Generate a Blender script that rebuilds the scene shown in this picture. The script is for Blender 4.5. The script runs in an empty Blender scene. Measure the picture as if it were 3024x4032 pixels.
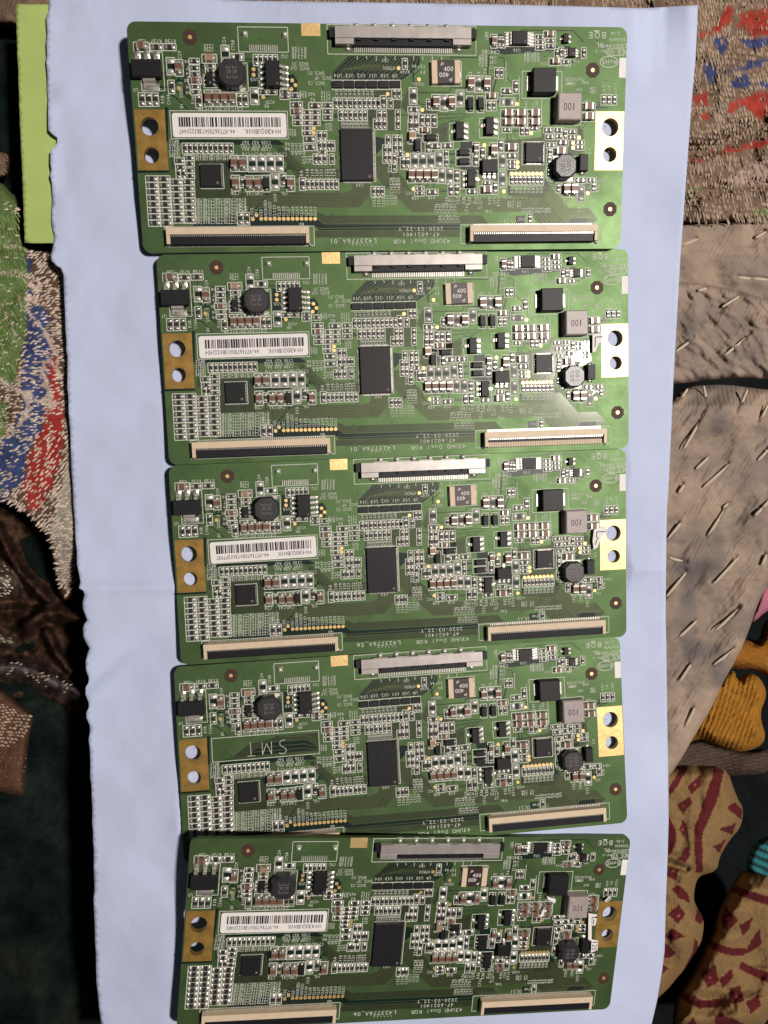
import bpy, math, random
import numpy as np
from mathutils import Vector, Matrix, Euler
from mathutils.geometry import delaunay_2d_cdt

random.seed(7)
rng = np.random.default_rng(7)
S = bpy.context.scene
COL = S.collection
MM = 0.001

# ------------------------------------------------------------------ camera
F_PX, IW, IH = 2847.24, 3024.0, 4032.0
CAM_H = 166.62
CAM_ROT = (math.radians(-5.2275), math.radians(-5.7993), 0.0)
cam_d = bpy.data.cameras.new('camera')
cam = bpy.data.objects.new('camera', cam_d)
COL.objects.link(cam)
cam.location = (0, 0, CAM_H * MM)
cam.rotation_euler = CAM_ROT
cam_d.sensor_fit = 'VERTICAL'
cam_d.sensor_height = 24.0
cam_d.lens = F_PX / IH * 24.0
cam_d.clip_start = 0.005
cam_d.clip_end = 20.0
S.camera = cam

# ------------------------------------------------------------------ room light
W_ = bpy.data.worlds.new('World')
S.world = W_
W_.use_nodes = True
bg = W_.node_tree.nodes['Background']
bg.inputs[0].default_value = (0.80, 0.92, 1.0, 1)
bg.inputs[1].default_value = 0.028
lamp_d = bpy.data.lights.new('room_bulb', 'POINT')
lamp_d.energy = 31.0
lamp_d.color = (1.0, 0.93, 0.86)
lamp_d.shadow_soft_size = 0.036
lamp = bpy.data.objects.new('room_bulb', lamp_d)
lamp.location = (0.360, 0.100, 0.760)
COL.objects.link(lamp)

S.view_settings.view_transform = 'Standard'
S.view_settings.look = 'None'
S.view_settings.gamma = 1
S.view_settings.exposure = 0.0

# ------------------------------------------------------------------ pixel <-> world
RC = np.array(Euler(CAM_ROT, 'XYZ').to_matrix())


def px_ray(x, y):
    d = np.array([(x - IW / 2) / F_PX, (IH / 2 - y) / F_PX, -1.0])
    return RC @ d


def px_world(x, y, z=0.0):
    """photo pixel -> point (mm) on the horizontal plane z (mm)"""
    d = px_ray(x, y)
    t = (z - CAM_H) / d[2]
    return np.array([d[0] * t, d[1] * t, z])


# ------------------------------------------------------------------ materials
def new_mat(name):
    m = bpy.data.materials.new(name)
    m.use_nodes = True
    nt = m.node_tree
    return m, nt, nt.nodes['Principled BSDF']


def mat(name, col, rough=0.5, metal=0.0, spec=0.5, noise=0.0, nscale=400.0, bump=0.0, bscale=2000.0, sheen=0.0, bdist=0.0002):
    m, nt, p = new_mat(name)
    p.inputs['Base Color'].default_value = (*col, 1)
    p.inputs['Roughness'].default_value = rough
    p.inputs['Metallic'].default_value = metal
    p.inputs['Specular IOR Level'].default_value = spec
    if sheen:
        p.inputs['Sheen Weight'].default_value = sheen
    tc = nt.nodes.new('ShaderNodeTexCoord')
    if noise:
        n = nt.nodes.new('ShaderNodeTexNoise')
        n.inputs['Scale'].default_value = nscale
        n.inputs['Detail'].default_value = 5
        nt.links.new(tc.outputs['Object'], n.inputs['Vector'])
        r = nt.nodes.new('ShaderNodeMapRange')
        r.inputs['From Min'].default_value = 0.3
        r.inputs['From Max'].default_value = 0.7
        r.inputs['To Min'].default_value = 1 - noise
        r.inputs['To Max'].default_value = 1 + noise
        nt.links.new(n.outputs['Fac'], r.inputs['Value'])
        mx = nt.nodes.new('ShaderNodeVectorMath')
        mx.operation = 'SCALE'
        mx.inputs[0].default_value = col
        nt.links.new(r.outputs['Result'], mx.inputs['Scale'])
        nt.links.new(mx.outputs['Vector'], p.inputs['Base Color'])
    if bump:
        n2 = nt.nodes.new('ShaderNodeTexNoise')
        n2.inputs['Scale'].default_value = bscale
        n2.inputs['Detail'].default_value = 3
        nt.links.new(tc.outputs['Object'], n2.inputs['Vector'])
        b = nt.nodes.new('ShaderNodeBump')
        b.inputs['Strength'].default_value = bump
        b.inputs['Distance'].default_value = bdist
        nt.links.new(n2.outputs['Fac'], b.inputs['Height'])
        nt.links.new(b.outputs['Normal'], p.inputs['Normal'])
    return m


def cloth_mat(name, bump=0.6, bscale=1800.0, rough=0.85, noise=0.25, nscale=300.0, weave=None, spec=0.2, bdist=0.0004, sheen=0.0):
    """cloth whose pattern colour is the mesh's own 'Col' attribute"""
    m, nt, p = new_mat(name)
    a = nt.nodes.new('ShaderNodeAttribute')
    a.attribute_name = 'Col'
    tc = nt.nodes.new('ShaderNodeTexCoord')
    n = nt.nodes.new('ShaderNodeTexNoise')
    n.inputs['Scale'].default_value = nscale
    n.inputs['Detail'].default_value = 8
    n.inputs['Roughness'].default_value = 0.7
    nt.links.new(tc.outputs['Object'], n.inputs['Vector'])
    r = nt.nodes.new('ShaderNodeMapRange')
    r.inputs['From Min'].default_value = 0.3
    r.inputs['From Max'].default_value = 0.7
    r.inputs['To Min'].default_value = 1 - noise
    r.inputs['To Max'].default_value = 1 + noise
    nt.links.new(n.outputs['Fac'], r.inputs['Value'])
    sc = nt.nodes.new('ShaderNodeVectorMath')
    sc.operation = 'SCALE'
    nt.links.new(a.outputs['Color'], sc.inputs[0])
    nt.links.new(r.outputs['Result'], sc.inputs['Scale'])
    nt.links.new(sc.outputs['Vector'], p.inputs['Base Color'])
    p.inputs['Roughness'].default_value = rough
    p.inputs['Specular IOR Level'].default_value = spec
    if sheen:
        p.inputs['Sheen Weight'].default_value = sheen
    h = nt.nodes.new('ShaderNodeTexNoise')
    h.inputs['Scale'].default_value = bscale
    h.inputs['Detail'].default_value = 4
    nt.links.new(tc.outputs['Object'], h.inputs['Vector'])
    hsrc = h.outputs['Fac']
    if weave:
        ang, freq, amt = weave
        mp = nt.nodes.new('ShaderNodeMapping')
        mp.inputs['Rotation'].default_value = (0, 0, math.radians(ang))
        nt.links.new(tc.outputs['Object'], mp.inputs['Vector'])
        w = nt.nodes.new('ShaderNodeTexWave')
        w.inputs['Scale'].default_value = freq
        w.inputs['Distortion'].default_value = 2.5
        w.inputs['Detail'].default_value = 2
        nt.links.new(mp.outputs['Vector'], w.inputs['Vector'])
        ad = nt.nodes.new('ShaderNodeMath')
        ad.operation = 'MULTIPLY_ADD'
        ad.inputs[1].default_value = amt
        nt.links.new(w.outputs['Fac'], ad.inputs[0])
        nt.links.new(h.outputs['Fac'], ad.inputs[2])
        hsrc = ad.outputs[0]
    b = nt.nodes.new('ShaderNodeBump')
    b.inputs['Strength'].default_value = bump
    b.inputs['Distance'].default_value = bdist
    nt.links.new(hsrc, b.inputs['Height'])
    nt.links.new(b.outputs['Normal'], p.inputs['Normal'])
    return m


M = {}
M['mask'] = mat('green_solder_mask', (0.078, 0.136, 0.048), 0.50, 0.58, 0.5, noise=0.16, nscale=160, bump=0.10, bscale=900, bdist=0.0001)
_nt = M['mask'].node_tree
_n = _nt.nodes.new('ShaderNodeTexNoise'); _n.inputs['Scale'].default_value = 55; _n.inputs['Detail'].default_value = 6; _n.inputs['Roughness'].default_value = 0.7
_g = _nt.nodes.new('ShaderNodeObjectInfo')
_o = _nt.nodes.new('ShaderNodeTexCoord')
_a = _nt.nodes.new('ShaderNodeVectorMath'); _a.operation = 'ADD'
_nt.links.new(_o.outputs['Object'], _a.inputs[0]); _nt.links.new(_g.outputs['Location'], _a.inputs[1])
_nt.links.new(_a.outputs[0], _n.inputs['Vector'])
_r = _nt.nodes.new('ShaderNodeMapRange')
for _k, _v in (('From Min', .35), ('From Max', .68), ('To Min', .44), ('To Max', .56)):
    _r.inputs[_k].default_value = _v
_nt.links.new(_n.outputs['Fac'], _r.inputs['Value'])
_nt.links.new(_r.outputs['Result'], _nt.nodes['Principled BSDF'].inputs['Roughness'])
M['trace'] = mat('olive_trace_mask', (0.046, 0.060, 0.028), 0.48, 0.5, 0.5, noise=0.12, nscale=300)
M['dark'] = mat('dark_bare_mask', (0.005, 0.016, 0.012), 0.40, 0, 0.35, noise=0.15, nscale=300)
M['line'] = mat('lighter_trace_mask', (0.085, 0.105, 0.045), 0.48, 0.5, 0.5)
for _k in ('trace', 'line'):
    _p = M[_k].node_tree.nodes['Principled BSDF']
    _p.inputs['Coat Weight'].default_value = 0.5
    _p.inputs['Coat Roughness'].default_value = 0.10
M['silk'] = mat('silkscreen_ink', (0.56, 0.58, 0.50), 0.6, 0, 0.3, noise=0.25, nscale=2500)
M['gold'] = mat('gold_plate', (0.86, 0.60, 0.26), 0.44, 0.72, 0.5, noise=0.14, nscale=350, bump=0.25, bscale=1200, bdist=0.0001)
M['goldoffglare'] = mat('off_glare_gold_plate', (0.40, 0.235, 0.06), 0.42, 0.5, 0.5, noise=0.25, nscale=400, bump=0.3, bscale=1500, bdist=0.0001)  # same gold, darkened in colour where the lamp's glare misses it
M['solder'] = mat('solder', (0.62, 0.58, 0.54), 0.34, 0.82, 0.5, noise=0.18, nscale=1500, bump=0.25, bscale=3000, bdist=0.0001)
M['brightsolder'] = mat('bright_solder', (0.66, 0.63, 0.58), 0.36, 0.45, 0.6, noise=0.15, nscale=1500, bump=0.3, bscale=3000, bdist=0.0001)
M['tin'] = mat('tinned_metal', (0.66, 0.62, 0.56), 0.36, 0.75, 0.5, noise=0.08, nscale=900)
M['shell'] = mat('steel_shell', (0.43, 0.39, 0.37), 0.42, 0.5, 0.5, noise=0.10, nscale=500)
M['res'] = mat('black_resistor_body', (0.022, 0.020, 0.022), 0.45, 0, 0.5)
M['cap'] = mat('brown_ceramic', (0.165, 0.075, 0.045), 0.45, 0, 0.5, noise=0.25, nscale=900)
M['captan'] = mat('tan_ceramic', (0.33, 0.20, 0.10), 0.45, 0, 0.5, noise=0.2, nscale=900)
M['ic'] = mat('black_epoxy', (0.011, 0.0095, 0.012), 0.50, 0, 0.32, noise=0.25, nscale=1500, bump=0.2, bscale=4000, bdist=0.00005)
M['induct'] = mat('dark_ferrite', (0.026, 0.023, 0.027), 0.38, 0, 0.7, noise=0.25, nscale=1200, bump=0.3, bscale=3000, bdist=0.0001)
M['grey_ferrite'] = mat('grey_ferrite', (0.36, 0.30, 0.29), 0.45, 0, 0.5, noise=0.10, nscale=900, bump=0.15, bscale=2500, bdist=0.0001)
M['fuse'] = mat('maroon_fuse_body', (0.035, 0.018, 0.016), 0.45, 0, 0.5, noise=0.15, nscale=900)
M['cream'] = mat('cream_plastic', (0.66, 0.52, 0.37), 0.5, 0, 0.4, noise=0.05, nscale=600)
M['blackplastic'] = mat('black_plastic', (0.009, 0.008, 0.012), 0.5, 0, 0.3)
M['brown'] = mat('bare_brown_laminate', (0.058, 0.028, 0.018), 0.6, 0, 0.3, noise=0.2, nscale=900)
M['white'] = mat('white_sticker', (0.80, 0.76, 0.74), 0.6, 0, 0.3, noise=0.03, nscale=300)
M['ink'] = mat('sticker_ink', (0.018, 0.010, 0.014), 0.6, 0, 0.3)
M['greyink'] = mat('grey_ink', (0.16, 0.13, 0.13), 0.6, 0, 0.3)
M['purpleink'] = mat('purple_ink', (0.10, 0.06, 0.08), 0.6, 0, 0.3)
M['paper'] = mat('blue_paper', (0.515, 0.57, 0.765), 0.85, 0, 0.15, noise=0.05, nscale=45, bump=0.35, bscale=700, bdist=0.0002)
M['greencard'] = mat('lime_card', (0.41, 0.52, 0.16), 0.8, 0, 0.2, noise=0.06, nscale=120, bump=0.2, bscale=900, bdist=0.0002)
M['thread'] = mat('cream_thread', (0.36, 0.265, 0.185), 0.6, 0, 0.4, noise=0.3, nscale=700)
M['threaddark'] = mat('tan_thread', (0.17, 0.11, 0.07), 0.65, 0, 0.35, noise=0.3, nscale=700)
M['lightthread'] = mat('pale_thread', (0.58, 0.47, 0.39), 0.55, 0, 0.5, noise=0.3, nscale=700)
M['stitch'] = mat('white_stitch', (0.56, 0.47, 0.36), 0.7, 0, 0.3, noise=0.2, nscale=900)
M['brocade'] = cloth_mat('brocade_cloth', 0.8, 1500, 0.8, 0.35, 420, bdist=0.0005)
M['kantha'] = cloth_mat('faded_quilt_cloth', 0.5, 2600, 0.9, 0.12, 90, weave=(32, 330, 0.6), bdist=0.00025)
M['knit'] = cloth_mat('ribbed_knit', 0.7, 1800, 0.9, 0.3, 400, bdist=0.0005)
M['printed'] = cloth_mat('printed_cotton', 0.5, 3500, 0.9, 0.18, 900, weave=(0, 500, 0.3), bdist=0.0003)
M['fleece'] = cloth_mat('dark_fleece', 0.7, 1400, 0.95, 0.55, 260, bdist=0.0006, spec=0.05)


# ------------------------------------------------------------------ mesh helpers (all in mm)
class MB:
    def __init__(self):
        self.v, self.f, self.m, self.s = [], [], [], []

    def quad(self, pts, mi=0, smooth=False):
        b = len(self.v)
        self.v += [tuple(p) for p in pts]
        self.f.append(tuple(range(b, b + len(pts))))
        self.m.append(mi)
        self.s.append(smooth)

    def box(self, x0, y0, z0, x1, y1, z1, mi=0, taper=0.0, bottom=False):
        b = len(self.v)
        t = taper
        self.v += [(x0, y0, z0), (x1, y0, z0), (x1, y1, z0), (x0, y1, z0),
                   (x0 + t, y0 + t, z1), (x1 - t, y0 + t, z1), (x1 - t, y1 - t, z1), (x0 + t, y1 - t, z1)]
        fs = [(4, 5, 6, 7), (0, 1, 5, 4), (1, 2, 6, 5), (2, 3, 7, 6), (3, 0, 4, 7)]
        if bottom:
            fs.append((3, 2, 1, 0))
        for q in fs:
            self.f.append(tuple(b + i for i in q))
            self.m.append(mi)
            self.s.append(False)

    def bevbox(self, x0, y0, z0, x1, y1, z1, bev, mi=0):
        """box with a chamfered top edge"""
        self.box(x0, y0, z0, x1, y1, z1 - bev, mi)
        self.f.pop(-5); self.m.pop(-5); self.s.pop(-5)
        b = len(self.v)
        zt = z1 - bev
        self.v += [(x0, y0, zt), (x1, y0, zt), (x1, y1, zt), (x0, y1, zt),
                   (x0 + bev, y0 + bev, z1), (x1 - bev, y0 + bev, z1), (x1 - bev, y1 - bev, z1), (x0 + bev, y1 - bev, z1)]
        for q in [(4, 5, 6, 7), (0, 1, 5, 4), (1, 2, 6, 5), (2, 3, 7, 6), (3, 0, 4, 7)]:
            self.f.append(tuple(b + i for i in q))
            self.m.append(mi)
            self.s.append(False)

    def prism(self, ring, z0, z1, mi=0, bev=0.0):
        n = len(ring)
        cx = sum(p[0] for p in ring) / n
        cy = sum(p[1] for p in ring) / n
        levels = [(1.0, z0), (1.0, z1 - bev)]
        if bev:
            r = max(math.hypot(p[0] - cx, p[1] - cy) for p in ring)
            levels.append((1 - bev / r, z1))
        b = len(self.v)
        for k, z in levels:
            for p in ring:
                self.v.append((cx + (p[0] - cx) * k, cy + (p[1] - cy) * k, z))
        for l in range(len(levels) - 1):
            for i in range(n):
                j = (i + 1) % n
                self.f.append((b + l * n + i, b + l * n + j, b + (l + 1) * n + j, b + (l + 1) * n + i))
                self.m.append(mi)
                self.s.append(False)
        self.f.append(tuple(b + (len(levels) - 1) * n + i for i in range(n)))
        self.m.append(mi)
        self.s.append(False)

    def dome(self, x0, y0, x1, y1, z0, h, mi=0, n=3, skew=0.0):
        """soft solder mound over a rectangle"""
        b = len(self.v)
        for j in range(n + 1):
            for i in range(n + 1):
                u, w = i / n, j / n
                e = (1 - abs(2 * u - 1) ** 2.6) * (1 - abs(2 * w - 1) ** 2.6)
                self.v.append((x0 + (x1 - x0) * u, y0 + (y1 - y0) * w, z0 + h * e ** 0.6 * (1 + skew * (2 * u - 1))))
        for j in range(n):
            for i in range(n):
                a = b + j * (n + 1) + i
                self.f.append((a, a + 1, a + n + 2, a + n + 1))
                self.m.append(mi)
                self.s.append(True)

    def strip(self, p, q, w, z, mi=0):
        dx, dy = q[0] - p[0], q[1] - p[1]
        l = math.hypot(dx, dy) or 1e-6
        nx, ny = -dy / l * w / 2, dx / l * w / 2
        self.quad([(p[0] - nx, p[1] - ny, z), (q[0] - nx, q[1] - ny, z), (q[0] + nx, q[1] + ny, z), (p[0] + nx, p[1] + ny, z)], mi)

    def mesh(self, name, mats):
        me = bpy.data.meshes.new(name)
        me.from_pydata([(x * MM, y * MM, z * MM) for x, y, z in self.v], [], self.f)
        for m in mats:
            me.materials.append(m)
        me.polygons.foreach_set('material_index', self.m)
        me.polygons.foreach_set('use_smooth', self.s)
        me.update()
        return me


def link(name, me, parent=None, loc=(0, 0, 0), rz=0.0, kind=None):
    o = bpy.data.objects.new(name, me)
    COL.objects.link(o)
    o.location = (loc[0] * MM, loc[1] * MM, loc[2] * MM)
    o.rotation_euler = (0, 0, rz)
    if parent is not None:
        o.parent = parent
    if kind:
        o['kind'] = kind
    return o


def thing(o, label, cat, group=None, kind=None):
    o['label'] = label
    o['category'] = cat
    if group:
        o['group'] = group
    if kind:
        o['kind'] = kind
    return o


def curve_plate(name, loops, z0, z1, material):
    """flat plate (mm) with holes, from closed outlines; first loop is the rim"""
    c = bpy.data.curves.new(name, 'CURVE')
    c.dimensions = '2D'
    c.fill_mode = 'BOTH'
    c.extrude = (z1 - z0) / 2 * MM
    for lp in loops:
        s = c.splines.new('POLY')
        s.points.add(len(lp) - 1)
        for i, p in enumerate(lp):
            s.points[i].co = (p[0] * MM, p[1] * MM, 0, 1)
        s.use_cyclic_u = True
    o = bpy.data.objects.new('tmp', c)
    me = bpy.data.meshes.new_from_object(o)
    bpy.data.objects.remove(o)
    zc = (z0 + z1) / 2 * MM
    co = np.zeros(len(me.vertices) * 3)
    me.vertices.foreach_get('co', co)
    co[2::3] += zc
    me.vertices.foreach_set('co', co)
    me.name = name
    me.materials.clear()
    me.materials.append(material)
    for p in me.polygons:
        p.use_smooth = False
    me.update()
    return me


def circle(cx, cy, r, n=28):
    return [(cx + r * math.cos(2 * math.pi * i / n), cy + r * math.sin(2 * math.pi * i / n)) for i in range(n)]


# ------------------------------------------------------------------ board poses (top face, mm / degrees)
BW, BH, BT = 106.25, 45.45, 1.15
POSES = [((16.736, 66.038, 4.029), (4.427, -1.733, 1.576)),
         ((20.894, 20.479, 1.329), (0.077, -0.665, 2.017)),
         ((22.364, -25.277, 0.788), (0.016, 0.127, 2.036)),
         ((22.356, -71.079, 2.46), (-4.478, -0.001, 2.315)),
         ((23.43, -114.25, 6.30), (-0.14, 4.25, -5.32))]
POSE_M = [Matrix.Translation(l) @ Euler([math.radians(a) for a in r], 'XYZ').to_matrix().to_4x4() for l, r in POSES]
# how high each board's top corner stands over the paper (tl, tr, br, bl), read from its cast shadow
LIFT = [(5.8, 2.0, 2.0, 2.8), (2.8, 1.9, 1.8, 2.0), (5.2, 1.8, 1.8, 2.2), (3.8, 1.8, 2.2, 2.6), (5.4, 1.9, 1.9, 5.0)]
_ctl = []
for pm, lf in zip(POSE_M, LIFT):
    for (cx, cy), h in zip(((-1, 1), (1, 1), (1, -1), (-1, -1), (-1, 0), (0, 0)), lf + ((lf[0] + lf[3]) / 2, 1.9)):
        if h is None:
            continue
        w = pm @ Vector((cx * BW / 2, cy * BH / 2, 0))
        _ctl.append((w.x, w.y, w.z - h))
for e in ((-75, 110, -0.8), (-72, 60, -0.8), (-68, 10, -1.0), (-64, -40, -1.0), (-60, -80, 0.5), (-58, -120, 3.5), (-56, -150, 4.0), (108, 95, 3.5), (104, 60, 2.0), (96, 0, -0.8), (90, -60, -0.8), (92, -110, -0.6), (88, -150, -0.8), (0, 110, 0.0), (20, -150, 2.0)):
    _ctl.append(e)
CTL = np.array(_ctl)


def _tps(d2):
    return np.where(d2 > 1e-9, 0.5 * d2 * np.log(np.maximum(d2, 1e-9)), 0.0)


_n = len(CTL)
_A = np.zeros((_n + 3, _n + 3))
_A[:_n, :_n] = _tps((CTL[:, None, 0] - CTL[None, :, 0]) ** 2 + (CTL[:, None, 1] - CTL[None, :, 1]) ** 2) + np.eye(_n) * 120.0
_A[:_n, _n] = 1
_A[:_n, _n + 1:] = CTL[:, :2]
_A[_n:, :_n] = _A[:_n, _n:].T
_W = np.linalg.solve(_A, np.append(CTL[:, 2], [0, 0, 0]))


def paper_z(x, y):
    d2 = (CTL[:, 0] - x) ** 2 + (CTL[:, 1] - y) ** 2
    return float(_tps(d2) @ _W[:_n] + _W[_n] + _W[_n + 1] * x + _W[_n + 2] * y)


INV = [pm.inverted() for pm in POSE_M]


def under_boards(x, y, z):
    """keep a sheet below every board that stands over it"""
    for pm, iv in zip(POSE_M, INV):
        l = iv @ Vector((x, y, z))
        if abs(l.x) < BW / 2 + 0.6 and abs(l.y) < BH / 2 + 0.6 and l.z > -BT - 0.12:
            z -= (l.z + BT + 0.12)
    return z


# ------------------------------------------------------------------ sheets and cloths
def resample(poly, step):
    out = []
    n = len(poly)
    for i in range(n):
        a, b = poly[i], poly[(i + 1) % n]
        l = math.hypot(b[0] - a[0], b[1] - a[1])
        k = max(1, int(l / step))
        for j in range(k):
            t = j / k
            out.append((a[0] + (b[0] - a[0]) * t, a[1] + (b[1] - a[1]) * t))
    return out


def chaikin(poly):
    out = []
    for i in range(len(poly)):
        a, b = poly[i], poly[(i + 1) % len(poly)]
        out += [(a[0] * .75 + b[0] * .25, a[1] * .75 + b[1] * .25), (a[0] * .25 + b[0] * .75, a[1] * .25 + b[1] * .75)]
    return out


def inside(poly, X, Y):
    r = np.zeros(X.shape, bool)
    n = len(poly)
    for i in range(n):
        x1, y1 = poly[i]
        x2, y2 = poly[(i + 1) % n]
        c = ((y1 > Y) != (y2 > Y))
        with np.errstate(divide='ignore', invalid='ignore'):
            xi = (x2 - x1) * (Y - y1) / (y2 - y1) + x1
        r ^= c & (X < xi)
    return r


def edge_dist(poly, X, Y, closed=True):
    d = np.full(X.shape, 1e9)
    n = len(poly)
    for i in range(n if closed else n - 1):
        x1, y1 = poly[i]
        x2, y2 = poly[(i + 1) % n]
        dx, dy = x2 - x1, y2 - y1
        t = np.clip(((X - x1) * dx + (Y - y1) * dy) / (dx * dx + dy * dy + 1e-9), 0, 1)
        d = np.minimum(d, np.hypot(X - x1 - t * dx, Y - y1 - t * dy))
    return d


def vnoise(X, Y, scale, seed=0):
    """smooth value noise, about -1..1"""
    r = np.random.default_rng(seed).uniform(-1, 1, (64, 64))
    x, y = X / scale + 1000.3, Y / scale + 1000.7
    xi, yi = np.floor(x).astype(int), np.floor(y).astype(int)
    fx, fy = x - xi, y - yi
    fx, fy = fx * fx * (3 - 2 * fx), fy * fy * (3 - 2 * fy)
    g = lambda a, b: r[a % 64, b % 64]
    return (g(xi, yi) * (1 - fx) + g(xi + 1, yi) * fx) * (1 - fy) + (g(xi, yi + 1) * (1 - fx) + g(xi + 1, yi + 1) * fx) * fy


def sheet(name, poly, step, zfun, material, colfun=None, roll=0.0, depth=0.0, parent=None, jitter=0.0, solid=0.0, zmap=None, nostep=None):
    """a cloth or paper sheet whose outline (photo px) is laid out on the ground at height zfun (mm)"""
    if colfun is not None:
        poly = chaikin(chaikin(poly))
    bnd = resample(poly, step)
    if jitter:
        bnd = [(x + random.uniform(-jitter, jitter), y + random.uniform(-jitter, jitter)) for x, y in bnd]
    xs = [p[0] for p in bnd]
    ys = [p[1] for p in bnd]
    gx, gy = np.meshgrid(np.arange(min(xs), max(xs), step), np.arange(min(ys), max(ys), step))
    gx = gx + (np.arange(gx.shape[0]) % 2)[:, None] * step / 2
    gx, gy = gx.ravel(), gy.ravel()
    ok = inside(bnd, gx, gy)
    gx, gy = gx[ok], gy[ok]
    ok = edge_dist(bnd, gx, gy) > step * 0.45
    gx, gy = gx[ok], gy[ok]
    pts = [Vector(p) for p in bnd] + [Vector((a, b)) for a, b in zip(gx, gy)]
    nb = len(bnd)
    res = delaunay_2d_cdt(pts, [(i, (i + 1) % nb) for i in range(nb)], [], 1, 1e-5)
    V = np.array([(v.x, v.y) for v in res[0]])
    F = res[2]
    X, Y = V[:, 0], V[:, 1]
    Z = zfun(X, Y)
    if roll:
        d = edge_dist(bnd, X, Y)
        t = np.clip(1 - d / roll, 0, 1)
        Z = Z - depth * (1 - np.sqrt(np.maximum(0, 1 - t * t)))
    co = []
    for x, y, z in zip(X, Y, Z):
        w = px_world(x, y, z)
        if zmap is not None:
            w = zmap(w)
        co.append((w[0] * MM, w[1] * MM, w[2] * MM))
    me = bpy.data.meshes.new(name)
    fl = [tuple(reversed(f)) for f in F]
    me.from_pydata(co, [], fl)
    me.polygons.foreach_set('use_smooth', [True] * len(fl))
    me.materials.append(material)
    if colfun is not None:
        c = colfun(X, Y)
        at = me.color_attributes.new('Col', 'FLOAT_COLOR', 'POINT')
        at.data.foreach_set('color', np.concatenate([c, np.ones((len(c), 1))], 1).astype(np.float32).ravel())
    me.update()
    o = link(name, me, parent)
    if solid:
        md = o.modifiers.new('thickness', 'SOLIDIFY')
        md.thickness = solid * MM
        md.offset = -1
    return o


def flat_col(rgb):
    return lambda X, Y: np.tile(np.array(rgb, float), (len(X), 1))


def zone_col(base, zones, lines=(), warp=0.0, seed=1):
    """printed / woven pattern: list of (polygon px, rgb), then (polyline px, width, rgb)"""
    def f(X, Y):
        if warp:
            X2 = X + vnoise(X, Y, 22, seed) * warp + vnoise(X, Y, 9, seed + 1) * warp * 0.6
            Y2 = Y + vnoise(X, Y, 20, seed + 2) * warp + vnoise(X, Y, 8, seed + 3) * warp * 0.6
        else:
            X2, Y2 = X, Y
        c = np.tile(np.array(base, float), (len(X), 1))
        for pl, rgb in zones:
            c[inside(pl, X2, Y2)] = rgb
        for pl, w, rgb in lines:
            c[edge_dist(pl, X2, Y2, closed=False) < w] = rgb
        return c
    return f


def R5(l, k=2.2115, ox=2400, oy=0):
    return [(ox + x / k, oy + y / k) for x, y in l]


# ---- the surface everything lies on
g = MB()
g.quad([(-400, -400, -46), (400, -400, -46), (400, 400, -46), (-400, 400, -46)])
M['bed'] = mat('dark_bedcover', (0.006, 0.008, 0.008), 0.95, 0, 0.1, noise=0.4, nscale=80, bump=0.8, bscale=300, bdist=0.002)
bed = link('ground', g.mesh('ground', [M['bed']]))
bed['kind'] = 'structure'
bed['label'] = 'dark bedcover under the heap of cloths'

# ---- blue paper
LEFT = [(193, -40), (195, 0), (192, 40), (181, 68), (186, 130), (182, 170), (185, 217), (181, 240), (187, 300), (185, 360), (188, 384), (190, 511), (206, 528), (226, 542), (224, 562),
        (212, 579), (199, 592), (198, 640), (203, 668), (197, 690), (204, 720), (206, 791), (202, 830), (203, 881), (214, 930), (212, 950), (206, 985), (199, 1005), (203, 1027), (222, 1046),
        (240, 1056), (250, 1082), (252, 1150), (256, 1229), (258, 1300), (262, 1340), (261, 1380), (266, 1400), (265, 1527), (269, 1560), (270, 1620), (276, 1687), (279, 1780), (283, 1870), (287, 1930),
        (289, 1985), (294, 2040), (297, 2120), (303, 2170), (303, 2220), (312, 2262), (317, 2290), (311, 2316), (328, 2326), (333, 2342), (326, 2370), (325, 2392), (334, 2418), (344, 2442), (332, 2456),
        (326, 2475), (329, 2510), (340, 2532), (353, 2553), (345, 2572), (337, 2605), (339, 2640), (350, 2668), (349, 2690), (338, 2706), (337, 2735), (350, 2768), (350, 2786), (340, 2806), (340, 2826),
        (354, 2858), (355, 2880), (349, 2910), (354, 2953), (356, 3000), (355, 3060), (360, 3090), (361, 3136), (364, 3190), (363, 3240), (367, 3280), (366, 3310), (370, 3353), (369, 3420), (372, 3500),
        (368, 3543), (371, 3600), (373, 3640), (374, 3705), (378, 3760), (378, 3800), (380, 3868), (386, 3920), (390, 3970), (399, 4032), (408, 4140), (412, 4240)]
RIGHT = [(2748, 20), (2745, 110), (2739, 226), (2731, 320), (2723, 407), (2707, 633), (2689, 882), (2680, 1000), (2671, 1158), (2653, 1475), (2644, 1678), (2631, 1950), (2626, 2000), (2622, 2294),
         (2621, 2450), (2624, 2543), (2627, 2800), (2631, 3000), (2633, 3233), (2629, 3373), (2622, 3560), (2617, 3746), (2608, 3816), (2589, 3933), (2566, 4032), (2535, 4240)]
TOP = [(193, -40), (700, -8), (1000, 3), (1500, 10), (2000, 18), (2400, 28), (2520, 33), (2640, 26), (2748, 20)]
PAPER = LEFT + RIGHT[::-1] + TOP[::-1][1:-1]


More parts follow.
